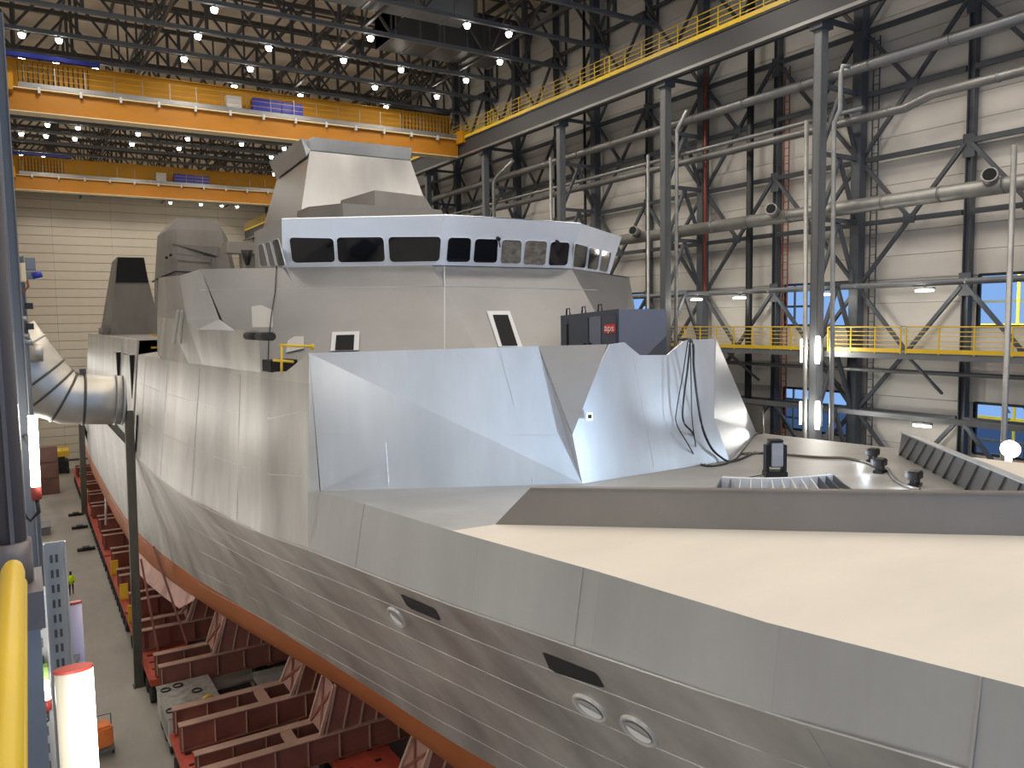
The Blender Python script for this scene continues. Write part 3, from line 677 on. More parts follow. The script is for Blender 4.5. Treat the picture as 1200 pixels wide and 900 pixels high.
# breakwater: two leaning wings meeting at the centreline
def lerp(a, b, t): return tuple(a[i] + (b[i] - a[i]) * t for i in range(3))
A0, A1 = D(*bwO), D(*bwA); T0, T1 = None, None
_s = 0.07; T0 = (A0[0] + (A1[0] - A0[0]) * _s + 0.07, A0[1] + (A1[1] - A0[1]) * _s + 0.07, A0[2] + (A1[2] - A0[2]) * _s + 0.72); T1 = (XS, A1[1] + 0.14, A1[2] + 0.72)
w1 = obj('breakwater', slab(BM(), [A0, A1, T1, T0], (0.05, 0.06, 0)), 'bw', ship)
w2 = obj('breakwater', slab(BM(), [mir(p) for p in (A0, A1, T1, T0)], (-0.05, 0.06, 0)), 'bwdark', ship, label='starboard breakwater wing with ribbed dark inner face')
def R2(p, dx=0, dy=0, dz=0): return (p[0] + dx, p[1] + dy, p[2] + dz)
for sg, par in ((1, w1), (-1, w2)):
    f = (lambda p: p) if sg == 1 else mir
    t0, t1 = T0, T1
    obj('top_flange', bar(BM(), f(R2(t0, 0.05, 0.02, 0.01)), f(R2(t1, 0, 0.02, 0.01)), 0.16 if sg == 1 else 0.2, 0.035), 'bw' if sg == 1 else 'upper', par)
    for k in range(12):
        s = 0.07 + k * 0.078
        for ds, dd in ((0.0, 0.14), (0.035, 0.05)):
            if sg == 1 and ds: continue
            sb = s - 0.045 + ds; st = s + (0.03 if not ds else -0.02)
            b = lerp(A0, A1, sb); tp = lerp(T0, T1, max(0.0, min(1, st))); nrm = (0.68, 0.73)
            q = [R2(b, nrm[0] * 0.05, nrm[1] * 0.05), R2(b, nrm[0] * dd, nrm[1] * dd), R2(tp, nrm[0] * dd * 0.8, nrm[1] * dd * 0.8, -0.02), R2(tp, nrm[0] * 0.05, nrm[1] * 0.05, -0.02)]
            obj('stiffener', slab(BM(), [f(p) for p in q], (0.012, -0.012 * sg, 0)), 'bw' if ds else 'bwdark', par)
# raised gun deck block: wings, centre and the two inverted chamfers
f0, f2 = (6.43, 20.0), (12.05, 16.15)
zt = 19.28
P = dict(f0=D(*f0), f2=D(*f2), TL=(6.3, 20.15, 19.2), w=(11.45, 17.2, zt), c=(13.0, 16.28, 19.3), k=(11.75, 16.15, 17.05))
def blockplate(nm, pts, m, off=(0, 0.06, 0), **kw):
    obj(nm, slab(BM(), pts, off), m, ship, **kw); 
    obj(nm, slab(BM(), [mir(p) for p in pts][::-1], off), m, ship, **kw)
obj('gun_deck_wing', slab(BM(), [P['f0'], P['f2'], P['k'], P['w'], P['TL']], (0, 0.06, 0)), 'upper', ship)
obj('inverted_chamfer', slab(BM(), [P['k'], P['c'], P['w']], (0, 0.06, 0)), 'bw', ship, label='triangular chamfer with its dim reflection in the colour, between wing and centre plate')  # dimmer reflection put into the colour by a darker steel
_n = (Vector(P['f2']) - Vector(P['f0'])).cross(Vector(P['TL']) - Vector(P['f0']))
P['k'] = tuple(onpl(666, 509, P['f0'], _n)); P['w'] = tuple(onpl(631, 405, P['f0'], _n))
_nc = (0, -(P['k'][2] - P['f2'][2]), P['k'][1] - P['f2'][1])
_c = onpl(714.5, 403.5, P['f2'], _nc); P['c'] = tuple(_c)
def cpl(x, z): return (x, P['f2'][1] + (z - P['f2'][2]) * (P['k'][1] - P['f2'][1]) / (P['k'][2] - P['f2'][2]), z)
print('block', P)
n1, n2, n3 = cpl(13.95, 19.32), cpl(14.45, 18.95), cpl(XS, 18.94)
def CP(px, py): p = atY(px, py, 16.2); return (p.x, p.y, p.z)
def cray(px, py): return tuple(onpl(px, py, P['f2'], _nc))
cR, kR, f4, f5 = cray(837.5, 397), cray(837, 490), cray(855, 540), (23.35, 20.35, dkz(20.35))
n3, n4 = cray(782, 416), cray(803, 398.5)
obj('centre_plate', slab(BM(), [P['f2'], P['k'], P['c'], n1, n2, n3, n4, cR, kR, f4], (0, 0.05, 0)), 'upper', ship, label='centre plate of the raised gun deck with a notch in its top edge')
bm = BM(); face(bm, [f4, f5, kR]); face(bm, [kR, f5, R2(cR, 0.12, 0.05)]); face(bm, [cR, R2(cR, 0.12, 0.05), kR]); obj('gun_deck_wing', bm, 'upper', ship, label='starboard wing sloping down to the deck edge')
# deck of the block
bm = BM(); dz = 18.35
pl = [(6.6, 20.3, dz), (11.6, 17.6, dz), (13.0, 16.85, dz), (XS, 16.85, dz), (XS, 26, dz), (5.9, 28, dz), (5.8, 23, dz)]
face(bm, pl); face(bm, [(XS, 16.85, dz), (16.4, 16.9, dz), (17.4, 19, dz), (22.0, 25.0, dz), (XS, 26, dz)]); obj('gun_deck', bm, 'deck', ship)
bm = BM()
for a, b in (((6.36, 20.05, 17.1), (11.7, 16.5, 17.0)), ((7.9, 18.95, 15.75), (7.85, 19.2, 19.2)), ((11.0, 16.85, 15.8), (10.55, 17.65, 19.25))):
    bar(bm, R2(a, 0, 0.0), R2(b, 0, 0.0), 0.01, 0.006)
bar(bm, cpl(11.9, 17.45), cpl(17.2, 17.45), 0.01, 0.006); bar(bm, cpl(14.5, 15.9), cpl(14.2, 18.9), 0.01, 0.006)
obj('plate_seams', bm, 'weld', ship, kind='stuff')
p = [onpl(*q, P['f2'], (0, -1, 0.01)) for q in ((687, 483), (694, 483), (694, 493), (686, 493))]
s_ = obj('fitting_plate', slab(BM(), p, (0, -0.02, 0)), 'white', ship); p = [onpl(*q, P['f2'], (0, -1, 0.01)) for q in ((688.5, 486), (692.5, 486), (692.5, 490), (688.5, 490))]
obj('fitting_hole', slab(BM(), p, (0, -0.03, 0)), 'black', s_)

# ship side above the knuckle: lower tier up to a crease, upper tier above it
ys = [20.15, 21.4, 23.1, 26, 30.6, 33.2, 40, 48]
topx = [6.3, 6.05, 5.8, 5.68, 5.6, 5.57, 5.5, 5.45]; topz = [19.2, 18.68, 18.58, 18.55, 18.5, 18.45, 18.4, 18.35]
for sgn in (1, -1):
    f = (lambda p: p) if sgn == 1 else mir
    dzs = 0 if sgn == 1 else 1
    bm = BM()
    tz = topz if sgn == 1 else [16.6, 16.6, 16.6, 16.8, 17.2, 17.8, 18.4, 18.35]
    A = [bm.verts.new(f((x, y, z))) for x, y, z in zip(topx, ys, tz)]
    Bv = [bm.verts.new(f((XS - interp(KB, y), y, interp(KZ, y)))) for y in ys]
    for k in range(len(ys) - 1): bm.faces.new((A[k], Bv[k], Bv[k + 1], A[k + 1]))
    k0 = bm.verts.new(f(D(XS - interp(DB, 20.0), 20.0))) ; bm.faces.new((A[0], k0, Bv[0]))
    k1 = bm.verts.new(f((XS - interp(KB, 19.9), 19.9, interp(KZ, 19.9)))); bm.faces.new((k0, k1, Bv[0]))
    obj('side_plating', bm, 'hull', ship, recalc=False)
    if sgn == 1:
        up = [[(5.8, 23.1, 18.58), (5.68, 26, 18.55), (5.6, 30.6, 18.5), (5.57, 33.2, 18.45), (5.52, 40, 18.4), (6.35, 47.5, 18.5)],
              [(5.78, 23.1, 19.8), (5.62, 26, 19.8), (5.5, 30.6, 19.8), (5.55, 33.2, 20.15), (5.8, 40, 20.3), (6.45, 47.5, 20.4)]]
        bm = BM(); V = [[bm.verts.new(p) for p in r] for r in up]
        for k in range(5): bm.faces.new((V[0][k], V[0][k + 1], V[1][k + 1], V[1][k]))
        obj('upper_side_plating', bm, 'hull', ship, recalc=False)
        bm = BM(); V = [[bm.verts.new(p) for p in r] for r in ([(5.55, 33.2, 20.15), (5.8, 40, 20.3), (6.45, 47.5, 20.4)], [(5.45, 33.6, 21.9), (5.85, 40, 22.2), (6.6, 47.5, 22.55)])]
        for k in range(2): bm.faces.new((V[0][k], V[0][k + 1], V[1][k + 1], V[1][k]))
        obj('superstructure_side', bm, 'mast', ship, recalc=False)
        bm = BM(); face(bm, [(5.5, 40, 18.4), (5.45, 48, 18.35), (8, 48, 18.35), (6.35, 47.5, 18.5), (5.52, 40, 18.4)][:4]); obj('side_shelf', bm, 'deck', ship)
bm = BM(); 
def sidep(y, t): 
    x = interp(list(zip(ys, topx)), y); z = interp(list(zip(ys, topz)), y); b = XS - interp(KB, y); zk = interp(KZ, y)
    return (b + (x - b) * t - 0.012, y, zk + (z - zk) * t)
for t_ in (0.38, 0.72):
    for k in range(14): bar(bm, sidep(20.4 + 2 * k, t_), sidep(22.4 + 2 * k - (0.01 if k else 0), t_), 0.012, 0.02)
for y in (25.2, 31, 38, 45): bar(bm, sidep(y, 0.02), sidep(y, 0.97), 0.01, 0.012)
kn = [(XS - interp(KB, y) - 0.015, y, interp(KZ, y)) for y in [-6 + 1.5 * i for i in range(37)]]
for a, b in zip(kn, kn[1:]): bar(bm, a, b, 0.02, 0.02)
obj('side_seams', bm, 'weld', ship, kind='stuff')

# bridge front slab (below the windows)
ZB = 21.86
S_T = dict(L=(5.35, 28.8, ZB), c=(11.95, 24.45, ZB)); S_B = dict(L=(5.62, 25.3, 18.35), c=(12.2, 21.05, 18.35))
def slabp(pts, m, nm, **kw): return obj(nm, slab(BM(), pts, (0, 0.08, -0.03)), m, ship, **kw)
S_L20 = (5.6, 27.0, 20.14); S_B['L'] = (6.1, 25.0, 18.35)
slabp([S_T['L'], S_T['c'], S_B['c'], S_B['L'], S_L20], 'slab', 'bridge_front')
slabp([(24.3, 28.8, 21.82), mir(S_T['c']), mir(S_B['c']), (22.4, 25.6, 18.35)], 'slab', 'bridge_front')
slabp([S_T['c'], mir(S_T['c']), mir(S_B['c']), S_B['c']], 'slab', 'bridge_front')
# lit chamfer at the port end of the slab, ledge and side walls going aft
for sgn in (1, -1):
    f = (lambda p: p) if sgn == 1 else mir
    a, b = S_T['L'], (5.52, 27.0, 20.14); c, d = (5.55, 33.2, 20.15), (5.45, 33.6, 21.9)
    if sgn == -1: continue
    obj('bridge_corner', slab(BM(), [f(p) for p in (a, b, c, d)], (0.02 * sgn, 0.05, 0)), 'upper', ship)
    obj('side_ledge', slab(BM(), [f(p) for p in (b, (5.62, 25.3, 19.78), (5.5, 30.6, 19.8), c)], (0.0, 0.0, -0.03)), 'upper', ship)
bm = BM(); pr = [S_T['L'], S_T['c'], (XS, S_T['c'][1], ZB), (XS, 48, ZB), (6.6, 48, 22.4), (5.5, 33.6, 21.9)]
face(bm, pr); face(bm, [mir(p) for p in pr][::-1]); obj('bridge_deck', bm, 'deck', ship)
bm = BM(); face(bm, [(6.5, 48, 13), (6.6, 48, 22.5), mir((6.6, 48, 22.5)), mir((6.5, 48, 13))]); obj('rear_bulkhead', bm, 'aftmast', ship)
nL = (Vector(S_B['c']) - Vector(S_T['c'])).cross(Vector(S_T['L']) - Vector(S_T['c'])).normalized()
nC = (Vector(S_B['c']) - Vector(S_T['c'])).cross(Vector((1, 0, 0))).normalized()
if nL.y > 0: nL = -nL
if nC.y > 0: nC = -nC
def patch(nm, px, p0, n, lift, m, par=None, **kw):
    pts = [onpl(x, y, p0, n) + Vector(n) * lift for x, y in px]; th = 0.02
    return obj(nm, slab(BM(), pts, Vector(n) * -th), m, par or ship, **kw)
w = patch('window_surround', [(390, 391), (422, 390), (421, 412), (388, 413)], S_T['c'], nL, 0.09, 'white'); patch('slab_window', [(395, 395), (416, 394.5), (415, 412), (393.5, 412.5)], S_T['c'], nL, 0.11, 'black', w)
w = patch('window_surround', [(570, 365), (597, 365), (612, 407), (584, 407)], S_T['c'], nC, 0.03, 'white'); patch('slab_window', [(577, 370), (594.5, 370), (606, 406), (588, 406)], S_T['c'], nC, 0.05, 'black', w)
patch('primed_patch', [(295, 360), (306, 358), (320, 364), (320, 384), (296, 384)], S_T['c'], nL, 0.03, 'weld', label='pale primer patch on the bridge front')
patch('primed_patch', [(338, 401), (346, 396), (357, 396), (357, 410), (336, 415)], S_T['c'], nL, 0.09, 'weld', label='pale primer patch by the yellow barrier')
bm = BM()
for q in (((235, 340), (520, 335)), ((521, 312), (521, 410)), ((336, 313), (345, 336)), ((520, 335), (700, 340))):
    n_ = nC if q[1][0] > 530 else nL
    a, b = [onpl(x, y, S_T['c'], n_) + Vector(n_) * 0.005 for x, y in q]; bar(bm, a, b, 0.025, 0.02)
obj('slab_seams', bm, 'weld', ship, kind='stuff')

# bridge window band (leans outward)
ZR = 23.43
B_ = dict(Mb=(12.05, 24.4, ZB), Mt=(12.1, 23.6, ZR), Lb=(7.75, 27.41, ZB), Lt=(7.6, 26.75, ZR), Ab=(7.9, 31.66, ZB), At=(7.75, 31.0, ZR))
bands = [('L', B_['Lt'], B_['Mt'], B_['Mb'], B_['Lb']), ('C', B_['Mt'], mir(B_['Mt']), mir(B_['Mb']), B_['Mb']), ('R', mir(B_['Mt']), mir(B_['Lt']), mir(B_['Lb']), mir(B_['Mb'])), ('P', B_['At'], B_['Lt'], B_['Lb'], B_['Ab']), ('S', mir(B_['Lt']), mir(B_['At']), mir(B_['Ab']), mir(B_['Lb']))]
wspec = dict(L=([(339, 278, 391, 279, 393, 307, 343, 308), (394.5, 278, 449.5, 277.5, 451.5, 306.5, 396.5, 307.5), (455, 277.5, 517, 277, 515, 306, 457, 307)]),
             C=([(525, 278, 552, 278.5, 550.5, 307, 522.5, 307), (556.5, 279.5, 583.5, 280, 582, 308, 554, 307.5), (588, 280.5, 611, 281.5, 610, 309, 586, 308.5), (615.5, 281.5, 641, 282.5, 638.5, 311, 612.5, 310), (645, 283, 667.5, 284, 664.5, 311, 642, 311)]),
             R=([(673, 285, 688.5, 289, 685.5, 314, 670.5, 312.5), (690, 290, 703, 293, 699.5, 316.5, 687.5, 314.5), (705, 293.5, 716, 296, 711, 319, 701.5, 317)]),
             P=([(303, 287, 309, 285.5, 315, 312, 305, 312), (311, 285, 317, 283, 324, 312, 316.5, 312), (319, 282, 327, 279.5, 335.5, 311, 325.5, 312)]), S=[])
for key, a, b, c, d in bands:
    n_ = (Vector(b) - Vector(a)).cross(Vector(d) - Vector(a)).normalized(); ctr = (Vector(a) + Vector(b)) / 2
    if n_.dot(ctr - Vector((XS, 30, 22.5))) < 0: n_ = -n_
    bd = obj('window_band', slab(BM(), [a, b, c, d], -n_ * 0.12), 'strake' if key == 'P' else 'band', ship)
    for i, q in enumerate(wspec[key]):
        cs = [onpl(q[k], q[k + 1], a, n_) for k in (0, 2, 4, 6)]
        # rounded corners
        pts = []
        for k in range(4):
            p, pv, nx = cs[k], cs[k - 1], cs[(k + 1) % 4]
            u1 = (pv - p); u2 = (nx - p); r = min(0.12, u1.length * 0.2, u2.length * 0.2); u1.normalize(); u2.normalize()
            pts += [p + u1 * r, p + (u1 + u2) * r * 0.3, p + u2 * r]
        # rim: proud frame ring
        cen = sum(cs, Vector()) / 4; bm = BM()
        o1 = [bm.verts.new(cen + (p - cen) * 1.03 + n_ * 0.005) for p in pts]; o2 = [bm.verts.new(cen + (p - cen) * 1.02 + n_ * 0.035) for p in pts]; o3 = [bm.verts.new(p + n_ * 0.035) for p in pts]; o4 = [bm.verts.new(p + n_ * 0.004) for p in pts]
        for X_, Y_ in ((o1, o2), (o2, o3), (o3, o4)):
            for k in range(12): bm.faces.new((X_[k], X_[(k + 1) % 12], Y_[(k + 1) % 12], Y_[k]))
        fr = obj('window_frame', bm, 'band', bd)
        bm = BM(); face(bm, [p + n_ * 0.008 for p in pts]); obj('window_glass', bm, 'paper' if (key, i) in (('C', 2), ('C', 3)) else 'glass', bd)
    if key == 'C':
        for (x, y) in ((583, 279), (652, 283)):
            p = onpl(x, y, a, n_); obj('wiper_motor', cyl(BM(), p, p + n_ * 0.12, 0.07, 10), 'blackp', bd); obj('wiper_arm', bar(BM(), p + n_ * 0.1, p + n_ * 0.1 + Vector((0.05, 0, -0.28)), 0.03), 'blackp', bd)
bm = BM(); rf = [B_['Mt'], B_['Lt'], B_['At'], (11, 31.2, ZR), (10.9, 45.8, ZR), (XS, 45.8, ZR + 0.1), (XS, 23.6, ZR + 0.05)]
face(bm, rf); face(bm, [mir(p) for p in rf][::-1]); obj('bridge_roof', bm, 'upper', ship)
bm = BM()
for f in ((lambda p: p), mir): face(bm, [f(p) for p in (B_['Ab'], B_['At'], (11, 31.2, ZR), (11, 31.2, ZB))]); face(bm, [f(p) for p in ((11, 31.2, ZB), (11, 31.2, ZR), (10.9, 45.8, ZR), (10.9, 45.8, ZB))])
obj('bridge_side', bm, 'aftmast', ship)
# low houses on the bridge roof
def house(nm, y0, xh0, y1, xh1, za, zb, m, inset=0.3):
    bm = BM(); r1 = [(XS - xh0, y0, za), (XS + xh0, y0, za), (XS + xh1, y1, za), (XS + xh1, y1 + 2, za), (XS - xh1, y1 + 2, za), (XS - xh1, y1, za)]
    r2 = [(XS - xh0, y0 + inset, zb), (XS + xh0, y0 + inset, zb), (XS + xh1 - inset * .5, y1 + inset, zb), (XS + xh1 - inset * .5, y1 + 2, zb), (XS - xh1 + inset * .5, y1 + 2, zb), (XS - xh1 + inset * .5, y1 + inset, zb)]
    loft(bm, [r1, r2]); return obj(nm, bm, m, ship)
house('roof_house', 33.9, 2.45, 35.6, 3.6, ZR - 0.1, 25.22, 'aftmast')
bm = loft(BM(), [[(14.0, 34.3, 25.1), (17.0, 34.3, 25.1), (17.6, 36.5, 25.1), (13.1, 36.5, 25.1)], [(14.1, 34.5, 25.95), (16.6, 34.5, 25.85), (17.2, 36.5, 25.85), (13.2, 36.5, 25.7)]]); obj('roof_house', bm, 'aftmast', ship)
# main mast
def q4(xh, yf, yb, z, xb=None): xb = xb or xh; return [(XS - xh, yf, z), (XS + xh, yf, z), (XS + xb, yb, z), (XS - xb, yb, z)]
mm = obj('main_mast', loft(BM(), [q4(3.85, 36.7, 45.6, ZR - 0.1, 3.6), q4(2.62, 37.95, 43.6, 28.2, 2.5)]), 'mast', ship)
obj('mast_cap', loft(BM(), [q4(2.62, 37.9, 43.6, 28.2), q4(2.58, 37.62, 43.5, 28.75, 2.4)]), 'upper', mm)
for i in range(9): y = 38.2 + i * 0.62; obj('cap_rib', slab(BM(), [(XS - 2.63, y, 28.22), (XS - 2.63, y + 0.06, 28.22), (XS - 3.0 , y + 0.06, 28.75), (XS - 3.0, y, 28.75)], (0.4, 0, 0)), 'mast', mm)
obj('side_shelf', loft(BM(), [[(XS - 2.62, 37.9, 28.1), (XS - 2.55, 43.6, 28.1), (XS - 2.7, 43.6, 27.7), (XS - 2.8, 37.9, 27.9)], [(XS - 2.62, 37.9, 28.25), (XS - 2.55, 43.6, 28.25), (XS - 3.05, 43.6, 28.6), (XS - 3.0, 38.0, 28.7)]], close=True), 'mast', mm)
# yard platform and horn behind the bridge
obj('side_platform', box(BM(), (12.15, 56, 24.75), (14.6, 57.5, 25.5)), 'bw', ship)
obj('platform_post', box(BM(), (13.2, 56.4, 22), (14.4, 57.2, 24.8)), 'aftmast', ship)
_h = atY(290, 311, 44); obj('horn', cyl(BM(), _h, _h + Vector((0, 0, 0.8)), 0.1, 10, 0.33), 'blackst', ship)
# aft mast
ym = 80.0
am = obj('aft_mast', loft(BM(), [[(XS - 3.9, ym - 1.5, 14), (XS - 2.6, ym - 2.3, 14), (XS + 3.2, ym - 2.3, 14), (XS + 4.0, ym - 1, 14), (XS + 4.0, ym + 6, 14), (XS - 3.9, ym + 6, 14)],
    [(XS - 3.3, ym - 0.8, 24.2), (XS - 2.3, ym - 1.3, 24.2), (XS + 2.7, ym - 1.3, 24.2), (XS + 3.35, ym, 24.2), (XS + 3.35, ym + 6, 24.2), (XS - 3.3, ym + 6, 24.2)],
    [(XS - 2.95, ym - 0.1, 28.6), (XS - 2.0, ym - 0.3, 28.8), (XS + 2.0, ym - 0.3, 28.8), (XS + 2.7, ym + 0.5, 28.2), (XS + 2.7, ym + 5, 28.2), (XS - 2.95, ym + 5, 28.6)],
    [(XS - 2.3, ym + 0.2, 29.5), (XS - 1.75, ym, 29.9), (XS + 1.7, ym, 29.8), (XS + 2.1, ym + 0.5, 29.3), (XS + 2.1, ym + 4, 29.3), (XS - 2.3, ym + 4, 29.5)]]), 'aftmast', ship)
obj('sloped_shelf', loft(BM(), [[atY(202, 285.5, ym - 0.6), atY(256, 289, ym - 1.2), atY(254, 300, ym - 1.2)], [atY(202, 285.5, ym - 0.4), atY(256, 289, ym + 0.5), atY(254, 300, ym + 0.5)]]), 'bw', am)
obj('lower_frame', bar(bar(BM(), atY(205, 297, ym - 1.5), atY(250, 302, ym - 1.5), 0.12), atY(250, 302, ym - 1.5), atY(248, 318, ym - 1.5), 0.25), 'bw', am)
for q in ((195, 302), (200, 299)): p = atY(*q, ym - 1.1); obj('bolt_hole', cyl(BM(), p, p + Vector((0, -0.1, 0)), 0.13, 10), 'black', am)
# side block between bridge and aft mast, with the dark belt at its top
bk = obj('side_block', loft(BM(), [[(6.35, 47, 13), (7.3, 46, 13), (22.5, 46, 13), (23.4, 47, 13), (20, 55, 13), (9.0, 55, 13)], [(6.62, 47.4, 22.5), (7.35, 46.4, 22.78), (22.4, 46.4, 22.78), (23.1, 47.4, 22.5), (20, 55, 22.5), (9.2, 55, 22.5)]]), 'aftmast', ship)
obj('rope_belt', tube(BM(), [(6.5, 49, 22.4), (6.55, 47.3, 22.48), (7.3, 46.3, 22.85), (8.4, 46.3, 22.8)], 0.06, 6), 'blackst', bk)
# funnel on the port side
yf = 76.0
fn = obj('funnel', loft(BM(), [[(6.55, yf, 19.1), (10.65, yf, 19.1), (10.65, yf + 5, 19.1), (6.1, yf + 5, 19.1)], [(7.44, yf + 0.5, 25.85), (9.45, yf + 0.5, 25.85), (9.4, yf + 3.6, 25.7), (7.3, yf + 3.6, 25.6)]]), 'aftmast', ship)
fq = [atY(*q, yf + 0.35) for q in ((138, 302), (168.5, 302), (174, 331), (135.5, 331))]
obj('funnel_louvre', slab(BM(), fq, (0, -0.12, 0)), 'black', fn)
obj('funnel_base', box(BM(), (6.9, yf - 0.3, 17.5), (10.8, yf + 5, 19.15)), 'rib', ship)
obj('deck_house', box(BM(), (5.95, yf + 0.5, 18.6), (6.75, yf + 4, 19.75)), 'aftmast', ship)
# mission bay side panels aft
sx = 5.62
for sgn in (1, -1):
    f = (lambda p: p) if sgn == 1 else mir
    q = [(sx, 49.5, 19.15), (sx, 88, 19.25), (5.15, 88, 12.9), (5.0, 49.5, 12.95)]
    side = obj('bay_side', slab(BM(), [f(p) for p in q], (0.1 * sgn, 0, 0)), 'hull', ship)
    if sgn == 1:
        for (y0, y1, z1) in ((50.4, 56.5, 18.25), (58.0, 62.6, 18.2)):
            obj('shutter_gap', box(BM(), (5.28, y0, 13.5), (5.64, y0 + 0.3, z1)), 'black', side); obj('shutter_gap', slab(BM(), [(5.56, y0, z1 - 0.12), (5.56, y1, z1 - 0.12), (5.6, y1, z1), (5.6, y0, z1)], (-0.03, 0, 0)), 'black', side)
        obj('shutter_gap', slab(BM(), [(5.0, 48.2, 13.0), (5.0, 62, 12.9), (5.05, 62, 13.4), (5.05, 48.2, 13.4)], (-0.03, 0, 0)), 'black', side)
        obj('side_seam', bar(BM(), (5.6, 57.3, 19.1), (5.05, 57.3, 13.2), 0.05), 'strake', side)
bm = BM(); dd = [(sx, 49.5, 19.1), (sx, 88, 19.2), (XS, 88, 19.2), (XS, 49.5, 19.1)]; face(bm, dd); face(bm, [mir(p) for p in dd][::-1]); face(bm, [(5.15, 88, 12.9), (sx, 88, 19.2), mir((sx, 88, 19.2)), mir((5.15, 88, 12.9))]); obj('bay_roof', bm, 'aftmast', ship)
bm = BM(); face(bm, [(4.95, 88, 12.8), (XS - 9.2, 121, 12.7), (XS + 9.2, 121, 12.7), (XS + 9.93, 88, 12.8)]); obj('flight_deck', bm, 'deck', ship)
# openings and pockets in the port bow
def hullpatch(nm, px, m, lift=0.012, sub=3, par=None, **kw):
    bm = BM(); n = len(px); pts = []
    for k in range(n):
        a, b = px[k], px[(k + 1) % n]
        for j in range(sub): pts.append((a[0] + (b[0] - a[0]) * j / sub, a[1] + (b[1] - a[1]) * j / sub))
    cx = sum(p[0] for p in pts) / len(pts); cy = sum(p[1] for p in pts) / len(pts)
    P_ = [onhull(*p, lift) for p in pts]; c_ = onhull(cx, cy, lift)
    if None in P_ or c_ is None: return None
    V = [bm.verts.new(p) for p in P_]; cv = bm.verts.new(c_)
    for k in range(len(V)): bm.faces.new((V[k], V[(k + 1) % len(V)], cv))
    return obj(nm, bm, m, par or ship, **kw)
hullpatch('mooring_opening', [(469.5, 696), (473, 697), (507, 712), (511, 715), (516.5, 726), (514, 726.5), (482, 713), (477, 709)], 'black')
hullpatch('mooring_opening', [(636, 764), (642, 766), (697, 788), (701, 792), (708.5, 805), (703, 804.5), (652, 788), (644, 783)], 'black')
for (cx, cy, a, b, ang) in ((465, 723, 14, 5.5, 48), (692, 829, 23, 8.5, 36), (749, 856, 25, 9.5, 38)):
    ca, sa = math.cos(math.radians(ang)), math.sin(math.radians(ang))
    def ell(k, s, ox=0, oy=0): t_ = k * 2 * PI / 20; x, y = a * s * math.cos(t_), b * s * math.sin(t_); return (cx + ox + x * ca - y * sa, cy + oy + x * sa + y * ca)
    bm = BM(); rings = []
    for s, l in ((1.1, -0.005), (1.05, 0.05), (0.95, 0.06), (0.86, 0.02), (0.5, 0.006)): rings.append([bm.verts.new(onhull(*ell(k, s), l)) for k in range(20)])
    for A_, B2 in zip(rings, rings[1:]):
        for k in range(20): f_ = bm.faces.new((A_[k], A_[(k + 1) % 20], B2[(k + 1) % 20], B2[k])); f_.smooth = True
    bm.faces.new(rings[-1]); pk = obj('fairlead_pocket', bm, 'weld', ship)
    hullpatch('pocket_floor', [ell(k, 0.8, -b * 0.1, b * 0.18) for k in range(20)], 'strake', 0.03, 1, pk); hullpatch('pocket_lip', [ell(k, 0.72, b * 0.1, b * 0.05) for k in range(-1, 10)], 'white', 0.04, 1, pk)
hullpatch('side_slot', [(171, 484), (173.5, 485), (169, 535), (165, 530)], 'black')
p = [sidep(y, t_) for y, t_ in ((46.6, 0.04), (47.1, 0.04), (47.1, 0.4), (46.6, 0.4))]; obj('side_slot', slab(BM(), p, (-0.03, 0, 0)), 'black', ship)
# fenders, port fittings, square holes
obj('fender', cyl(BM(), (5.66, 24.0, 19.62), (5.72, 23.2, 19.62), 0.11, 12), 'rubber', ship); obj('fender', cyl(BM(), (5.74, 23.0, 19.62), (5.86, 22.0, 19.62), 0.12, 12), 'rubber', ship)
obj('hatch_opening', box(BM(), (5.85, 22.2, 18.62), (6.6, 23.1, 18.95)), 'black', ship)
for dy in (0, 0.9):
    o_ = dy * 5
    obj('bracket_rack', bar(BM(), atX(208.5 + o_, 364, 5.48), atX(202.5 + o_ * 1.6, 403, 5.45), 0.07, 0.09), 'weld', ship)
    obj('bracket_rack', bar(BM(), atX(210.5 + o_, 365, 5.48), atX(205 + o_ * 1.6, 402, 5.45), 0.05, 0.09), 'galv', ship)
obj('stern_rail', bar(bar(BM(), (6.2, 48.6, 19.4), (8.2, 48.6, 19.4), 0.1), (6.2, 48.6, 18.7), (8.2, 48.6, 18.7), 0.1), 'yellow', ship)

# yellow barrier on the gun deck
t = thing('barrier', 'small yellow tube barrier on deck beside the bridge front', 'barrier', (6.9, 21.5, 18.35))
yb = 21.6
def YP(x, y): return atY(x, y, yb)
obj('upright', tube(BM(), [YP(330, 436), YP(330, 405)], 0.035, 8), 'yellow', t); obj('top_tube', tube(BM(), [YP(328, 404.5), YP(367, 406)], 0.04, 8), 'yellow', t); obj('cross_tube', tube(BM(), [YP(320, 422), YP(344, 424)], 0.035, 8), 'yellow', t); obj('clamp', tube(BM(), [YP(366, 403), YP(366, 410)], 0.05, 8), 'yellow', t)
t = thing('hanging_cable', 'long thin black cable hanging down the bridge front from the wheelhouse', 'cable', (6, 26, 19))
cp = []
for (x, y) in ((325, 313), (323, 345), (319, 370), (316, 395), (315, 425), (319, 436)): cp.append(onpl(x, y, S_T['c'], nL) + nL * 0.08)
obj('cable_run', tube(BM(), cp, 0.017, 6), 'cable', t)

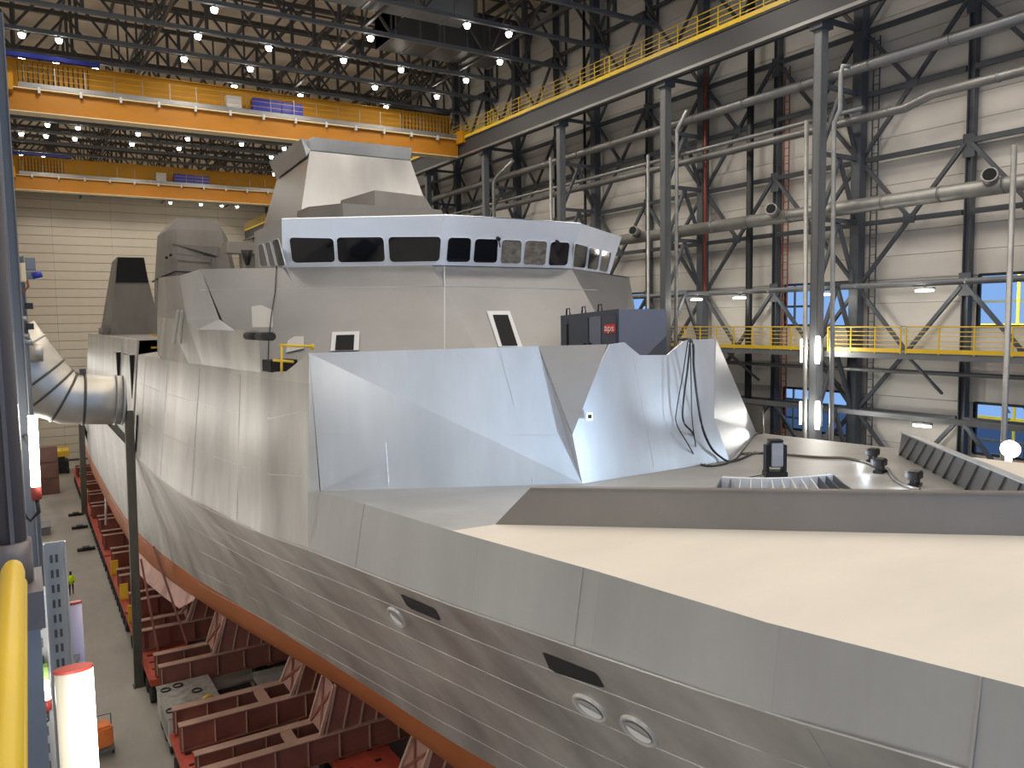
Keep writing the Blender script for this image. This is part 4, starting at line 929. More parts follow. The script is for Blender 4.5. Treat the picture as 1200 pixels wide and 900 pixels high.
# ================================================================== THINGS ON DECK
# generator container on the gun deck
K = atY(724.5, 362, 18.6); Pq = atY(657, 370, 21.0); Eq = atY(781, 362.5, 19.15)
h = 2.0
t = thing('container', 'dark blue-grey equipment container with lifting eyes on the raised gun deck', 'container', (K.x, K.y, K.z - h))
Bq = Vector((Pq.x + (Eq.x - K.x), Pq.y + (Eq.y - K.y), Pq.z))
top = [K, Eq, Bq, Pq]
def dn(p, d): return Vector((p.x, p.y, p.z - d))
obj('body', loft(BM(), [[dn(p, h) for p in top], top]), 'gendark', t)
e = (Eq - K); nE = Vector((e.y, -e.x, 0)).normalized()
if nE.y > 0: nE = -nE
endp = [K, K + e * 0.98, dn(K + e * 0.98, 0.85), dn(K + e * 0.55, 1.45), dn(K, 1.5)]
obj('end_panel', slab(BM(), [p + nE * 0.015 for p in endp], nE * 0.02), 'genlight', t)
sd = (Pq - K); nS = Vector((sd.y, -sd.x, 0)).normalized()
if nS.x > 0: nS = -nS
def SP(s, d): return K + sd * s + Vector((0, 0, -d)) + nS * 0.012
for a, b, m, nm in ((0.86, 0.98, 'gendark', 'door'), (0.5, 0.84, 'gendark', 'door'), (0.28, 0.47, 'genlight', 'door'), (0.03, 0.26, 'gendark', 'door')):
    obj(nm, slab(BM(), [SP(a, 0.15), SP(b, 0.15), SP(b, 1.6), SP(a, 1.6)], nS * 0.02), m, t)
obj('vent_slot', slab(BM(), [SP(0.84, 0.3) + nS * 0.02, SP(0.88, 0.3) + nS * 0.02, SP(0.88, 1.5) + nS * 0.02, SP(0.84, 1.5) + nS * 0.02], nS * 0.01), 'black', t)
for a, b in ((0.53, 0.57), (0.43, 0.47)): obj('latch', slab(BM(), [SP(a, 0.95) + nS * 0.03, SP(b, 0.95) + nS * 0.03, SP(b, 1.08) + nS * 0.03, SP(a, 1.08) + nS * 0.03], nS * 0.02), 'black', t)
for s in (0.3, 0.58, 0.86):
    p = K + sd * s + Vector((0, 0, 0.0)); obj('lifting_eye', tube(BM(), [p + sd.normalized() * -0.08, p + Vector((0, 0, 0.2)) + sd.normalized() * -0.06, p + Vector((0, 0, 0.2)) + sd.normalized() * 0.06, p + sd.normalized() * 0.08], 0.025, 6), 'blackst', t)
bad = [SP(s, d) + nS * 0.03 for s, d in ((0.03, 0.47), (0.06, 0.43), (0.19, 0.43), (0.22, 0.47), (0.22, 0.66), (0.19, 0.70), (0.06, 0.70), (0.03, 0.66))]
bd = obj('badge', slab(BM(), bad, nS * 0.01), 'red', t, label='red badge with pale letters')
cu = bpy.data.curves.new('badge_letters', 'FONT'); cu.body = 'aps'; cu.size = 0.3; cu.align_x = 'CENTER'; cu.align_y = 'CENTER'; cu.extrude = 0.002
to_ = bpy.data.objects.new('badge_curve', cu); C.objects.link(to_); bpy.context.view_layer.update()
me_ = bpy.data.meshes.new_from_object(to_); bpy.data.objects.remove(to_)
to = bpy.data.objects.new('badge_letters', me_); C.objects.link(to); me_.materials.clear(); me_.materials.append(M['letter'])
c_ = SP(0.125, 0.55) + nS * 0.06; xa = -sd.normalized(); xa = Vector((xa.x, xa.y, 0)).normalized(); za = nS; ya_ = za.cross(xa)
if ya_.z < 0: xa = -xa; ya_ = za.cross(xa)
mw = Matrix(((xa.x, ya_.x, za.x, c_.x), (xa.y, ya_.y, za.y, c_.y), (xa.z, ya_.z, za.z, c_.z), (0, 0, 0, 1)))
to.parent = bd; to.matrix_parent_inverse = parent_inv(bd); to.matrix_basis = mw

# cables draped over the notch and across the deck
def wire(lab, pts, r=0.03, m='cable'):
    # smooth the run
    out = []; pts = [Vector(p) for p in pts]
    for i in range(len(pts) - 1):
        p0, p1, p2, p3 = pts[max(i - 1, 0)], pts[i], pts[i + 1], pts[min(i + 2, len(pts) - 1)]
        for s in range(5):
            u = s / 5; out.append(0.5 * ((2 * p1) + (-p0 + p2) * u + (2 * p0 - 5 * p1 + 4 * p2 - p3) * u * u + (-p0 + 3 * p1 - 3 * p2 + p3) * u ** 3))
    out.append(pts[-1]); o = obj('cable', tube(BM(), out, r, 6), m); return tag(o, lab, 'cable')
def onDeck(x, y, lift=0.03):
    d = ray(x, y); c = 15.62 + 0.041 * 19.5 + lift; tt = (c - 20) / (d.z + 0.041 * d.y); return EYE + d * tt
def onFace(x, y, off=0.1): return atY(x, y, 16.18 - off)
base = [(807, 398), (812, 402)]
wire('thickest black cable looping down the right of the pale centre plate', [atY(795, 398, 16.7)] + [onFace(*q) for q in ((811, 400), (813, 430), (817, 465), (823, 500), (833, 524), (845, 536))] + [onDeck(*q) for q in ((856, 541), (868, 538), (885, 530))], 0.035)
wire('black cable in the middle of the bundle, kinked on the pale centre plate', [atY(800, 399, 16.7)] + [onFace(*q) for q in ((808, 400), (806, 430), (801, 470), (801, 494), (812, 508))] + [onDeck(*q) for q in ((816, 525), (819, 541), (829, 546), (848, 544), (862, 538), (872, 531), (905, 532))], 0.028)
wire('thin black cable at the left of the bundle on the pale centre plate', [onFace(*q) for q in ((806, 400), (800, 440), (793, 480), (793, 497), (806, 520))] + [onDeck(*q) for q in ((820, 543), (832, 545))], 0.016)
wire('thin black cable nearest the starboard edge of the pale centre plate', [onFace(*q) for q in ((809, 400), (810, 450), (811, 490), (815, 520))] + [onDeck(*q) for q in ((818, 535), (826, 544))], 0.016)
wire('grey-brown cable bundle running across the bare deck towards the ribbed breakwater', [onDeck(*q) for q in ((870, 532), (900, 531), (922, 533), (960, 536), (990, 537), (1014, 542), (1026, 547), (1040, 550))], 0.045, 'greycable')
wire('pale hose curving on deck past the low black floodlights', [onDeck(*q) for q in ((1040, 549), (1047, 560), (1058, 568), (1068, 572), (1078, 574))], 0.05, 'bw')
wire('thin black lead from the moving-head lamp along the deck', [onDeck(*q) for q in ((860, 561), (880, 559), (896, 556))], 0.012)
wire('black lead along the foot of the starboard wing', [onDeck(*q) for q in ((868, 531), (878, 518), (886, 509), (894, 508))], 0.02)
# moving-head lamp
b = onDeck(908, 559, 0); hx = Vector((0.85, -0.52, 0))
t = thing('moving_head_lamp', 'upright black moving-head stage lamp with silver front standing on the foredeck', 'stage lamp', b)
def obx(c, s, rot):  # oriented box: centre, half sizes, yaw
    bm = BM(); box(bm, (-s[0], -s[1], -s[2]), s); bmesh.ops.transform(bm, matrix=Matrix.Translation(c) @ Matrix.Rotation(rot, 4, 'Z'), verts=bm.verts); bmesh.ops.bevel(bm, geom=list(bm.edges), offset=min(s) * 0.25, segments=2, affect='EDGES'); return bm
ry = -0.55
obj('base', obx(b + Vector((0, 0, 0.09)), (0.27, 0.2, 0.08), ry), 'blackp', t)
for s in (-1, 1): obj('yoke_arm', obx(b + Vector((math.cos(ry) * 0.22 * s, math.sin(ry) * 0.22 * s, 0.5)), (0.045, 0.12, 0.34), ry), 'blackp', t)
obj('head', obx(b + Vector((0, 0, 0.6)), (0.17, 0.16, 0.33), ry), 'blackp', t)
fw = Vector((math.sin(ry), -math.cos(ry), 0))
obj('front_shell', obx(b + Vector((0, 0, 0.6)) + fw * 0.14, (0.145, 0.06, 0.3), ry), 'lens', t)
obj('head_cap', obx(b + Vector((0, 0, 0.94)), (0.16, 0.15, 0.03), ry), 'blackp', t)
light('moving_head_beam', 'SPOT', b + fw * -0.3 + Vector((0, 0, 1.0)), 480, (0.68, 0.83, 1), 0.2, (XS - 2.5, 24, 22.6), 1.0, 1.0)
# low floodlights
for (x, y, lab) in ((1023, 541, 'low black floodlight on deck, furthest from the breakwater tip'), (1031, 554, 'low black floodlight on deck, middle of the three'), (1072, 570, 'low black floodlight on deck, nearest the frame bottom right of the three')):
    b = onDeck(x, y, 0); t = thing('floodlight', lab, 'floodlight', b)
    obj('foot', obx(b + Vector((0, 0, 0.04)), (0.2, 0.12, 0.035), 0.3), 'blackp', t)
    for s in (-1, 1): obj('bracket', obx(b + Vector((0.16 * s, 0.03 * s, 0.14)), (0.02, 0.05, 0.12), 0.3), 'blackp', t)
    hd = obj('head', obx(b + Vector((0, 0, 0.27)), (0.2, 0.13, 0.1), 0.3), 'blackp', t)
    obj('lens', obx(b + Vector((-0.13, 0.12, 0.27)), (0.08, 0.03, 0.07), 0.9), 'lens', hd)
    light('floodlight_beam', 'SPOT', b + Vector((-0.3, 0.35, 0.32)), 45, (0.66, 0.82, 1), 0.15, (XS - 4.5 + 0.25 * (x - 1023) / 6, 18, 17.6), 1.9, 1.0)
    light('floodlight_spill', 'POINT', b + Vector((-0.45, 0.1, 0.22)), 5, (0.8, 0.9, 1), 0.06)
_b = D(13.5, 9.0)  # unseen extra lamp, added to brighten the gun deck front
t = thing('floodlight', 'added low black floodlight on deck, unseen close behind the port breakwater wing', 'floodlight', _b)
_b = Vector(_b); obj('foot', obx(_b + Vector((0, 0, 0.04)), (0.2, 0.12, 0.035), 0.3), 'blackp', t); hd = obj('head', obx(_b + Vector((0, 0, 0.22)), (0.2, 0.13, 0.1), 0.3), 'blackp', t)
for s in (-1, 1): obj('bracket', obx(_b + Vector((0.16 * s, 0.03 * s, 0.12)), (0.02, 0.05, 0.1), 0.3), 'blackp', t)
light('floodlight_beam', 'SPOT', _b + Vector((-0.1, 0.25, 0.3)), 4600, (0.6, 0.79, 1), 0.25, (7.2, 18.6, 18.0), 1.35, 1.0)
# curved ring frame on deck behind the breakwater
t = thing('ring_frame', 'curved grey frame with pale brackets on deck just behind the breakwater', 'frame', (15.2, 11.9, dkz(12)))
cc = Vector((16.3, 14.3, 0)); Rr = 2.55
def rp(a, r, z): x, y = cc.x + r * math.cos(a), cc.y + r * math.sin(a); return (x, y, dkz(y) + z)
a0, a1 = math.radians(203), math.radians(262)
a0, a1 = math.radians(205), math.radians(265)
bm = BM(); R1 = []
for i in range(17):
    a = a0 + (a1 - a0) * i / 16; R1.append([rp(a, Rr, 0), rp(a, Rr + 0.03, 0), rp(a, Rr + 0.06, 0.3), rp(a, Rr - 0.08, 0.3), rp(a, Rr - 0.08, 0.27), rp(a, Rr, 0.27)])
loft(bm, R1); obj('curved_plate', bm, 'band', t)
for i in range(13):
    a = a0 + (a1 - a0) * i / 12; obj('bracket', slab(BM(), [rp(a, Rr + 0.05, 0.29), rp(a, Rr + 0.5, 0.03), rp(a, Rr + 0.5, 0.0), rp(a, Rr + 0.03, 0.0)], (0.03, 0.0, 0)), 'white' if 1 < i < 10 else 'bwdark', t)
for a in (a0, a1): obj('end_plate', slab(BM(), [rp(a, Rr - 0.1, 0.3), rp(a, Rr + 0.6, 0.03), rp(a, Rr + 0.55, 0.0), rp(a, Rr - 0.3, 0.0)], (0, 0.04, 0)), 'bwdark', t)
# red platform and floodlight beyond the starboard side
t = thing('red_platform', 'bright red platform roof just beyond the starboard breakwater at the frame edge', 'platform', (28, 14, 0))
q = [atZ(1150, 538, 15.0), atZ(1260, 548, 15.0), atZ(1290, 575, 15.0), atZ(1165, 560, 15.0)]
obj('roof_panel', slab(BM(), q, (0, 0, -0.25)), 'trailer', t)
cx = sum((p for p in q), Vector()) / 4
for p in q: obj('leg', bar(BM(), (p.x * 0.95 + cx.x * 0.05, p.y * 0.95 + cx.y * 0.05, 0), (p.x * 0.95 + cx.x * 0.05, p.y * 0.95 + cx.y * 0.05, 14.8), 0.15), 'trailer', t)
p = atX(1184, 526, 28.0)
t = thing('floodlight', 'bright round floodlight on a pale stand beyond the deck at the right frame edge', 'floodlight', (p.x, p.y, 0))
obj('lamp_face', cyl(BM(), p + Vector((-0.15, -0.1, 0)), p + Vector((0.05, 0.05, 0)), 0.28, 16), 'tubecool', t); obj('stand', tube(BM(), [p + Vector((0.1, 0.1, -0.3)), p + Vector((0.15, 0.1, -0.9)), Vector((p.x + 0.15, p.y + 0.1, 0))], 0.12, 8), 'white', t)
obj('lamp_body', cyl(BM(), p + Vector((0.05, 0.05, 0)), p + Vector((0.5, 0.4, -0.15)), 0.22, 12, 0.12), 'blackp', t)

# ================================================================== CRADLES AND TRAILERS UNDER THE HULL
pairs = [(31.5, 32.9), (35.7, 37.4), (42.6, 44.3), (48.3, 50.0), (54.0, 55.6), (60.0, 61.6), (66.2, 67.8), (72.4, 74.0), (78.6, 80.2), (84.8, 86.4), (91, 92.6), (97.2, 98.8), (103.4, 105), (109.6, 111.2)]
pairs = [(25.8, 27.2)] + pairs
def hullbot(x, y):
    """height of the hull underside at x, y"""
    s = section(y); b = XS - x
    if b < 0: b = -b
    prev = None
    for (bb, z) in s:
        if bb <= b:
            if prev: u = (b - bb) / max(1e-6, prev[0] - bb); return z + (prev[1] - z) * u
            return z
        prev = (bb, z)
    return s[-1][1]
for k, (ya, yb) in enumerate(pairs):
    t = thing('hull_cradle', 'red-brown twin-beam cradle under the hull, %s from the near end' % ORD[k], 'cradle', (5, (ya + yb) / 2, 1.6), 'red-brown cradles under the hull')
    xl = 4.85 + 0.15 * (k % 2); xr = 24.6
    for y in (ya, yb):
        bmz = obj('beam', hbar(BM(), (xl, y, 2.13), (xr, y, 2.13), 0.4, 1.14, 0.05), 'cradle', t)
        obj('top_flange', box(BM(), (xl - 0.01, y - 0.22, 2.7), (xr, y + 0.22, 2.74)), 'cradletop', t)
        for i in range(12):
            if k > 8 and i > 4: break
            x = xl + 0.1 + i * 1.35; obj('stiffener', box(BM(), (x, y - 0.2, 1.62), (x + 0.035, y + 0.2, 2.66)), 'cradletop' if k < 4 else 'cradle', bmz)
    for x in (8.4, 10.0): obj('cross_plate', box(BM(), (x, ya + 0.2, 2.55), (x + 0.45, yb - 0.2, 2.72)), 'cradletop', t)
    if k < 9:
        # hull support trestle: side frames rising to the plating
        x0 = interp([(26.5, 11.55), (32, 9.85), (36.5, 9.85), (43.4, 7.75), (49, 7.4), (60, 7.2), (90, 7.2)], (ya + yb) / 2); zc_ = 4.75
        for y in (ya, yb):
            prof = [(x0 + 0.62 + 0.62 * i) for i in range(9)]; hz = [min(zc_, hullbot(x, y) - 0.06) for x in prof]
            keep = [(x, z) for x, z in zip(prof, hz) if z > 3.0] or [(prof[0], 3.2)]
            pts = [(x0 - 0.05, y, 2.74)] + [(x, y, z) for x, z in keep] + [(keep[-1][0] + 0.3, y, 2.74)]
            sf = obj('side_frame', slab(BM(), pts, (0, 0.04, 0)), 'cradle', t)
            for i, (x, z) in enumerate(keep): obj('rib', bar(BM(), (x - 0.5 * max(0, 1 - i / 4), y, 2.75), (x, y, z), 0.05, 0.24, (0, 1, 0)), 'cradletop', sf)
        zt_ = min(zc_, hullbot(x0 + 0.62, (ya + yb) / 2) - 0.06)
        a = [(x0 - 0.05, ya, 2.75), (x0 - 0.05, yb, 2.75), (x0 + 0.6, yb, zt_), (x0 + 0.6, ya, zt_)]
        obj('end_plate', slab(BM(), a, (0.05, 0, 0)), 'primer', t, label='paler red end plate')
        obj('cross_brace', bar(bar(BM(), R2(a[0], -0.05), R2(a[2], -0.05), 0.09), R2(a[1], -0.05), R2(a[3], -0.05), 0.09), 'cradle', t)
        for y in (ya, yb): obj('edge_bar', bar(BM(), (x0 - 0.1, y, 2.75), (x0 + 0.56, y, zt_ + 0.06), 0.13), 'cradletop', t)
# self-propelled trailers: long low decks on wheels
def trailer(x, y0, y1, m, lab, near):
    t = thing('trailer', lab, 'trailer', (x + 1.2, (y0 + y1) / 2, 0))
    dk = obj('deck', box(BM(), (x, y0, 1.15), (x + 2.43, y1, 1.5)), m, t)
    obj('side_edge', box(BM(), (x - 0.05, y0, 1.3), (x, y1, 1.56)), 'trailer' if m == 'trailer' else 'galv', t)
    for s in ((0.25, 0.95), (1.5, 2.2)): 
        n_ = int((y1 - y0) / 1.0)
        for i in range(n_): 
            if near: obj('deck_pocket', box(BM(), (x + s[0], y0 + 0.3 + i, 1.5), (x + s[0] + 0.28, y0 + 0.5 + i, 1.508)), 'black', dk)
    for i in range(int((y1 - y0) / 1.4)):
        y = y0 + 0.7 + i * 1.4
        for xx in ((x + 0.02, x + 0.3), (x + 0.45, x + 0.7), (x + 1.75, x + 2.0), (x + 2.12, x + 2.4)):
            if xx[0] > x + 1 and not near: continue
            obj('wheel', cyl(BM(), (xx[0], y, 0.4), (xx[1], y, 0.4), 0.4, 10), 'rubber', t)
        obj('axle_arm', box(BM(), (x + 0.1, y - 0.15, 0.5), (x + 2.3, y + 0.15, 1.15)), 'blackst', t)
ww = ['at the near end', 'ahead of the grey power pack', 'behind the grey power pack', 'in the middle of the row', 'further along the row', 'nearly at the far end', 'at the far end']
for i, (a, b) in enumerate(((22, 37.6), (44.0, 55), (55.6, 70), (70.6, 86), (86.6, 102), (102.6, 116))):
    trailer(4.75, a, b, 'trailer', 'red self-propelled trailer on the aisle side under the cradles, %s' % (ww + [''])[i if i == 0 else i + 1], i < 2)
for i, (a, b) in enumerate(((24, 37.8), (44.5, 60), (61, 80))):
    trailer(10.2, a, b, 'trailer', 'red self-propelled trailer in the inner row under the keel, %s' % ['near end', 'middle', 'far part'][i], i < 1)
# power pack with tread-plate top
t = thing('power_pack', 'grey tread-plate topped power pack on wheels between two red trailers', 'power pack', (6, 40, 0))
obj('casing', box(BM(), (4.78, 38.2, 0.6), (7.2, 42.0, 1.9)), 'cabinet', t); obj('tread_top', box(BM(), (4.75, 38.15, 1.9), (7.25, 42.05, 1.95)), 'tread', t)
for (x, y) in ((5.1, 41.3), (5.7, 41.5), (5.0, 38.9), (6.4, 40.4)): obj('hose_coil', tube(BM(), [(x + 0.22 * math.cos(a * 0.7), y + 0.22 * math.sin(a * 0.7), 1.99) for a in range(10)], 0.035, 6), 'blackp', t)
obj('side_panel', box(BM(), (4.74, 38.6, 0.9), (4.78, 40.4, 1.7)), 'galv', t)
for y in (38.8, 40.1, 41.4): obj('wheel', cyl(BM(), (4.85, y, 0.4), (5.2, y, 0.4), 0.4, 12), 'rubber', t)
t = thing('yellow_valve', 'small yellow clamp lying on the grey power pack', 'clamp', (6.6, 38.6, 1.95)); obj('clamp_ring', tube(BM(), [(6.6 + 0.2 * math.cos(a * 0.6), 38.7, 2.15 + 0.2 * math.sin(a * 0.6)) for a in range(9)], 0.07, 8), 'yellow', t)
t = thing('deck_platform', 'dull grey platform deck under the hull inboard of the power pack', 'platform', (10.5, 40.5, 0)); obj('top', box(BM(), (9.4, 38.4, 1.3), (12.6, 42.0, 1.5)), 'tread', t)
for x in (9.6, 12.4):
    for y in (38.6, 41.8): obj('leg', bar(BM(), (x, y, 0), (x, y, 1.3), 0.15), 'blackst', t)
t = thing('yellow_valve', 'small yellow fitting on the dull platform deck under the hull', 'clamp', (10.4, 39.2, 1.5)); obj('fitting', tube(BM(), [(10.4, 39.2, 1.5), (10.4, 39.2, 1.85), (10.55, 39.3, 1.95)], 0.08, 8), 'yellow', t)
# pink keel bracket: bilge keel on the port side
bm = BM(); ring = []
for y in (44.5, 45.5, 48, 51, 54, 57):
    s = section(y); b0, z0_ = s[10]; ring.append((y, XS - b0 + 0.05, z0_))
A_ = [(x, y, z) for y, x, z in ring]; B3 = [(x - (0.5 if 0 < i < 5 else 0.1), y, z - (0.8 if 0 < i < 5 else 0.2)) for i, (y, x, z) in enumerate(ring)]
V1 = [bm.verts.new(p) for p in A_]; V2 = [bm.verts.new(p) for p in B3]
for k in range(5): bm.faces.new((V1[k], V1[k + 1], V2[k + 1], V2[k]))
obj('bilge_keel', bm, 'keelpink', ship, label='pale pink primed bilge keel')

t = thing('shade_filler', 'added black shade crate with hoses in the dark gap behind the power pack', 'filler', (8.3, 40, 0)); obj('filler_body', box(BM(), (7.35, 38.3, 0), (9.3, 42.0, 1.0)), 'blackst', t)  # black box and hoses added where there is only shadow
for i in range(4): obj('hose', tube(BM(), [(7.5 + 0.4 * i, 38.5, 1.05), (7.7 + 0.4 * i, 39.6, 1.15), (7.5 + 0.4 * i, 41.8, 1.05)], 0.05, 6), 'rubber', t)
# yellow end plates on some cradle ends
for i, y in enumerate((58.2, 53.4, 64.5, 95)):
    t = thing('end_stop', 'yellow end stop on the aisle edge of the trailers, %s from the near end' % ORD[[1, 0, 2, 3][i]], 'end stop', (4.7, y, 1.5)); obj('plate', box(BM(), (4.7, y, 1.52), (5.2, y + 0.12, 2.6)), 'yellow', t); obj('foot', box(BM(), (4.7, y, 1.5), (5.2, y + 0.6, 1.56)), 'yellow', t)

# ================================================================== AISLE AND STAGING
def postthing(lab, b, tp, w=0.34):
    t = thing('staging_post', lab, 'post', b); obj('shaft', hbar(BM(), b, tp, w, w, 0.04, (0, 1, 0)), 'post', t); obj('foot_plate', box(BM(), (b[0] - 0.3, b[1] - 0.3, b[2]), (b[0] + 0.3, b[1] + 0.3, b[2] + 0.05)), 'post', t); obj('face_plate', bar(BM(), (b[0] - w / 2, b[1], b[2]), (tp[0] - w / 2, tp[1], tp[2]), 0.03, w * .95, (0, 1, 0)), 'post', t); return t
t = postthing('tall dark steel staging post beside the hull, nearest the camera', (4.5, 47.2, 0), (4.75, 47.2, 15.35), 0.42)
for q in (((165, 655), (188, 778)), ((180, 640), (220, 757))):
    a_ = atY(*q[0], 45.2); b_ = atY(*q[1], 44.9); tag(obj('raking_strut', bar(BM(), a_, b_, 0.1), 'cradle'), 'thin raking strut beside the tall staging post, %s' % ('left one' if q[0][0] == 165 else 'right one'), 'strut')
t = postthing('dark steel staging post beside the hull, further back under the duct', (4.4, 88, 1.5), (4.6, 88, 11.2), 0.5)
tag(obj('raking_strut', bar(BM(), atY(98, 500, 88), atY(116, 552, 92), 0.2), 'post'), 'thin raking strut beside the further staging post', 'strut')
a_ = atY(120, 545, 75); tag(obj('hanging_pole', tube(BM(), [a_, atY(124, 580, 75), atY(124, 615, 75)], 0.09, 6), 'white'), 'thin white pole hanging beside the hull over the cradles', 'pole')
# walking person in hi-vis
px_, py_ = 2.15, 66.4
t = thing('person', 'person in a hi-vis yellow jacket and dark trousers walking down the aisle', 'person', (px_, py_, 0))
me = bpy.data.meshes.new('body'); V = [(0, 0, .95), (0, 0, 1.15), (0, 0, 1.38), (0, -.01, 1.5), (0, -.02, 1.6), (0, -.03, 1.72), (-.18, 0, 1.4), (-.25, .02, 1.15), (-.2, -.14, 1.02), (-.12, -.2, 1.02), (.18, 0, 1.4), (.25, .02, 1.15), (.2, -.14, 1.02), (.12, -.2, 1.02), (-.1, 0, .9), (-.11, -.1, .5), (-.11, -.02, .08), (-.11, -.16, .04), (.1, 0, .9), (.11, .08, .5), (.11, .2, .1), (.11, .08, .04)]
Ed = [(0, 1), (1, 2), (2, 3), (3, 4), (4, 5), (2, 6), (6, 7), (7, 8), (8, 9), (2, 10), (10, 11), (11, 12), (12, 13), (0, 14), (14, 15), (15, 16), (16, 17), (0, 18), (18, 19), (19, 20), (20, 21)]
RA = [.15, .14, .16, .06, .09, .08, .075, .055, .045, .035, .075, .055, .045, .035, .1, .07, .05, .045, .1, .07, .05, .045]
me.from_pydata([(x, y, z) for x, y, z in V], Ed, []); body = bpy.data.objects.new('body', me); C.objects.link(body); body.parent = t
me.materials.append(M['dark']); me.materials.append(M['hivis']); me.materials.append(M['skin'])
sk = body.modifiers.new('skin', 'SKIN'); 
for i, v in enumerate(me.skin_vertices[0].data): v.radius = (RA[i], RA[i] * 0.8); v.use_root = (i == 0)
ss = body.modifiers.new('sub', 'SUBSURF'); ss.levels = 1; ss.render_levels = 1
# jacket and hair as shells over the body
bm = loft(BM(), [[(px_ + r * math.cos(a * PI / 6), py_ + r * 0.7 * math.sin(a * PI / 6), z) for a in range(12)] for r, z in ((.2, .85), (.19, 1.1), (.21, 1.35), (.15, 1.47), (.08, 1.52))], smooth=True); obj('jacket', bm, 'hivis', t)
for s in (-1, 1): obj('sleeve', tube(BM(), [(px_ + s * .17, py_, 1.42), (px_ + s * .26, py_ + .02, 1.15), (px_ + s * .2, py_ - .14, 1.04)], [.085, .075, .06], 8), 'hivis', t)
bm = BM(); bmesh.ops.create_uvsphere(bm, u_segments=10, v_segments=6, radius=.1, matrix=Matrix.Translation((px_, py_, 1.7))); obj('hair', bm, 'dark', t)
# floor clutter
def at_floor(x, y): return atZ(x, y, 0)
t = thing('steel_block', 'tall red-brown steel support block standing in the aisle far back', 'block', (1.9, 109, 0))
for i in range(3): obj('block_tier', box(BM(), (0.9, 108.2 + i * 0.2, i * 1.9), (2.95, 110.4, i * 1.9 + 1.84)), 'brownst', t)
t = thing('work_platform', 'yellow railed work platform on a dark base by the far wall', 'work platform', (3, 124, 0))
obj('base', box(BM(), (2.2, 122.5, 0.4), (4.6, 126, 1.6)), 'blackst', t); obj('scissor_stack', box(BM(), (2.4, 122.8, 1.6), (4.2, 125.6, 2.4)), 'rib', t); obj('platform', box(BM(), (0.3, 122.0, 2.4), (4.7, 126, 3.1)), 'yellow', t)
for z in (3.6, 4.1): obj('rail', bar(BM(), (2.3, 122.1, z), (4.7, 122.1, z), 0.07), 'yellow', t)
for x in (2.3, 3.1, 3.9, 4.7): obj('rail_post', bar(BM(), (x, 122.1, 3.0), (x, 122.1, 4.1), 0.07), 'yellow', t)
for x in (2.5, 4.2): obj('wheel', cyl(BM(), (x, 122.6, 0.45), (x + 0.4, 122.6, 0.45), 0.45, 10), 'rubber', t)
p = at_floor(49, 628); t = thing('floor_box', 'flat grey metal box on the aisle floor near the far blocks', 'box', p); obj('box_body', box(BM(), (p.x - 0.75, p.y, 0), (p.x + 0.75, p.y + 3.0, 0.7)), 'pipe', t); obj('lid', box(BM(), (p.x - 0.8, p.y - 0.05, 0.7), (p.x + 0.8, p.y + 3.05, 0.78)), 'steelc', t)
for i, (x, y) in enumerate(((107, 644), (98, 603), (103, 618))):
    p = at_floor(x, y); p.x = min(p.x, 4.1); t = thing('dunnage_timber', 'dark timber lying on the aisle floor beside the trailers, %s from the camera' % ORD[[0, 2, 1][i]], 'timber', p); obj('timber', box(BM(), (p.x - 0.9, p.y - 0.25, 0), (p.x + 0.5, p.y + 0.25, 0.22)), 'rubber', t); obj('wedge', box(BM(), (p.x - 0.5, p.y - 0.35, 0.22), (p.x + 0.1, p.y + 0.3, 0.34)), 'blackst', t)
p = at_floor(122, 884); t = thing('barrow', 'orange covered load on a small grey trolley in the near aisle', 'trolley', p)
for s in (-0.35, 0.35): obj('wheel', cyl(BM(), (p.x + s, p.y - 0.1, 0.2), (p.x + s + 0.08, p.y - 0.1, 0.2), 0.2, 12), 'rubber', t)
obj('tray', box(BM(), (p.x - 0.45, p.y - 0.5, 0.35), (p.x + 0.45, p.y + 0.7, 0.45)), 'steelc', t)
bm = obx(Vector((p.x - 0.05, p.y + 0.1, 0.95)), (0.4, 0.5, 0.5), 0.2); obj('orange_cover', bm, 'orange', t); obj('handle', tube(BM(), [(p.x + 0.4, p.y + 0.6, 0.45), (p.x + 0.42, p.y + 0.9, 1.5), (p.x - 0.3, p.y + 0.9, 1.5)], 0.03, 6), 'steelc', t)

# ================================================================== NEAR LEFT: PLATFORM, COLUMN FITTINGS, DUCT
# post and handrail of the viewing platform
t = thing('platform_post', 'purple-grey painted platform post at the left frame edge', 'post', (-0.1, 3, 19.25))
x1 = atY(20, 450, 3.0).x
obj('post_shaft', tube(BM(), [(x1 - 0.055, 3.0, 19.3), (x1 - 0.062, 3.0, 21.6)], 0.055, 16), 'purple', t)
obj('post_rib', bar(BM(), (x1 - 0.04, 2.94, 19.3), (x1 - 0.047, 2.94, 21.6), 0.012), 'purple', t)
obj('foot_collar', cyl(BM(), (x1 - 0.06, 3.0, 19.16), (x1 - 0.06, 3.0, 19.31), 0.072, 20), 'purple', t)
obj('foot_bracket', box(BM(), (x1 - 0.16, 2.85, 19.05), (x1 + 0.035, 3.15, 19.17)), 'purple', t)
obj('bracket_leg', box(BM(), (x1 - 0.16, 2.9, 0), (x1 + 0.02, 3.1, 19.06)), 'pipe', t)
t = thing('handrail', 'thick glossy yellow handrail tube at the lower left corner', 'handrail', (-0.07, 2.4, 19.3))
pA = atY(15, 668, 2.45); pB = Vector((pA.x - 0.012, 0.35, pA.z + 0.01))
rr = 0.028
obj('rail_tube', tube(BM(), [pA + Vector((0, 0.03, -0.012)), pA + Vector((0, 0.015, 0.0)), pA + Vector((0, -0.05, 0.004)), pB], [rr * 0.5, rr * 0.85, rr, rr], 16), 'yellow', t)
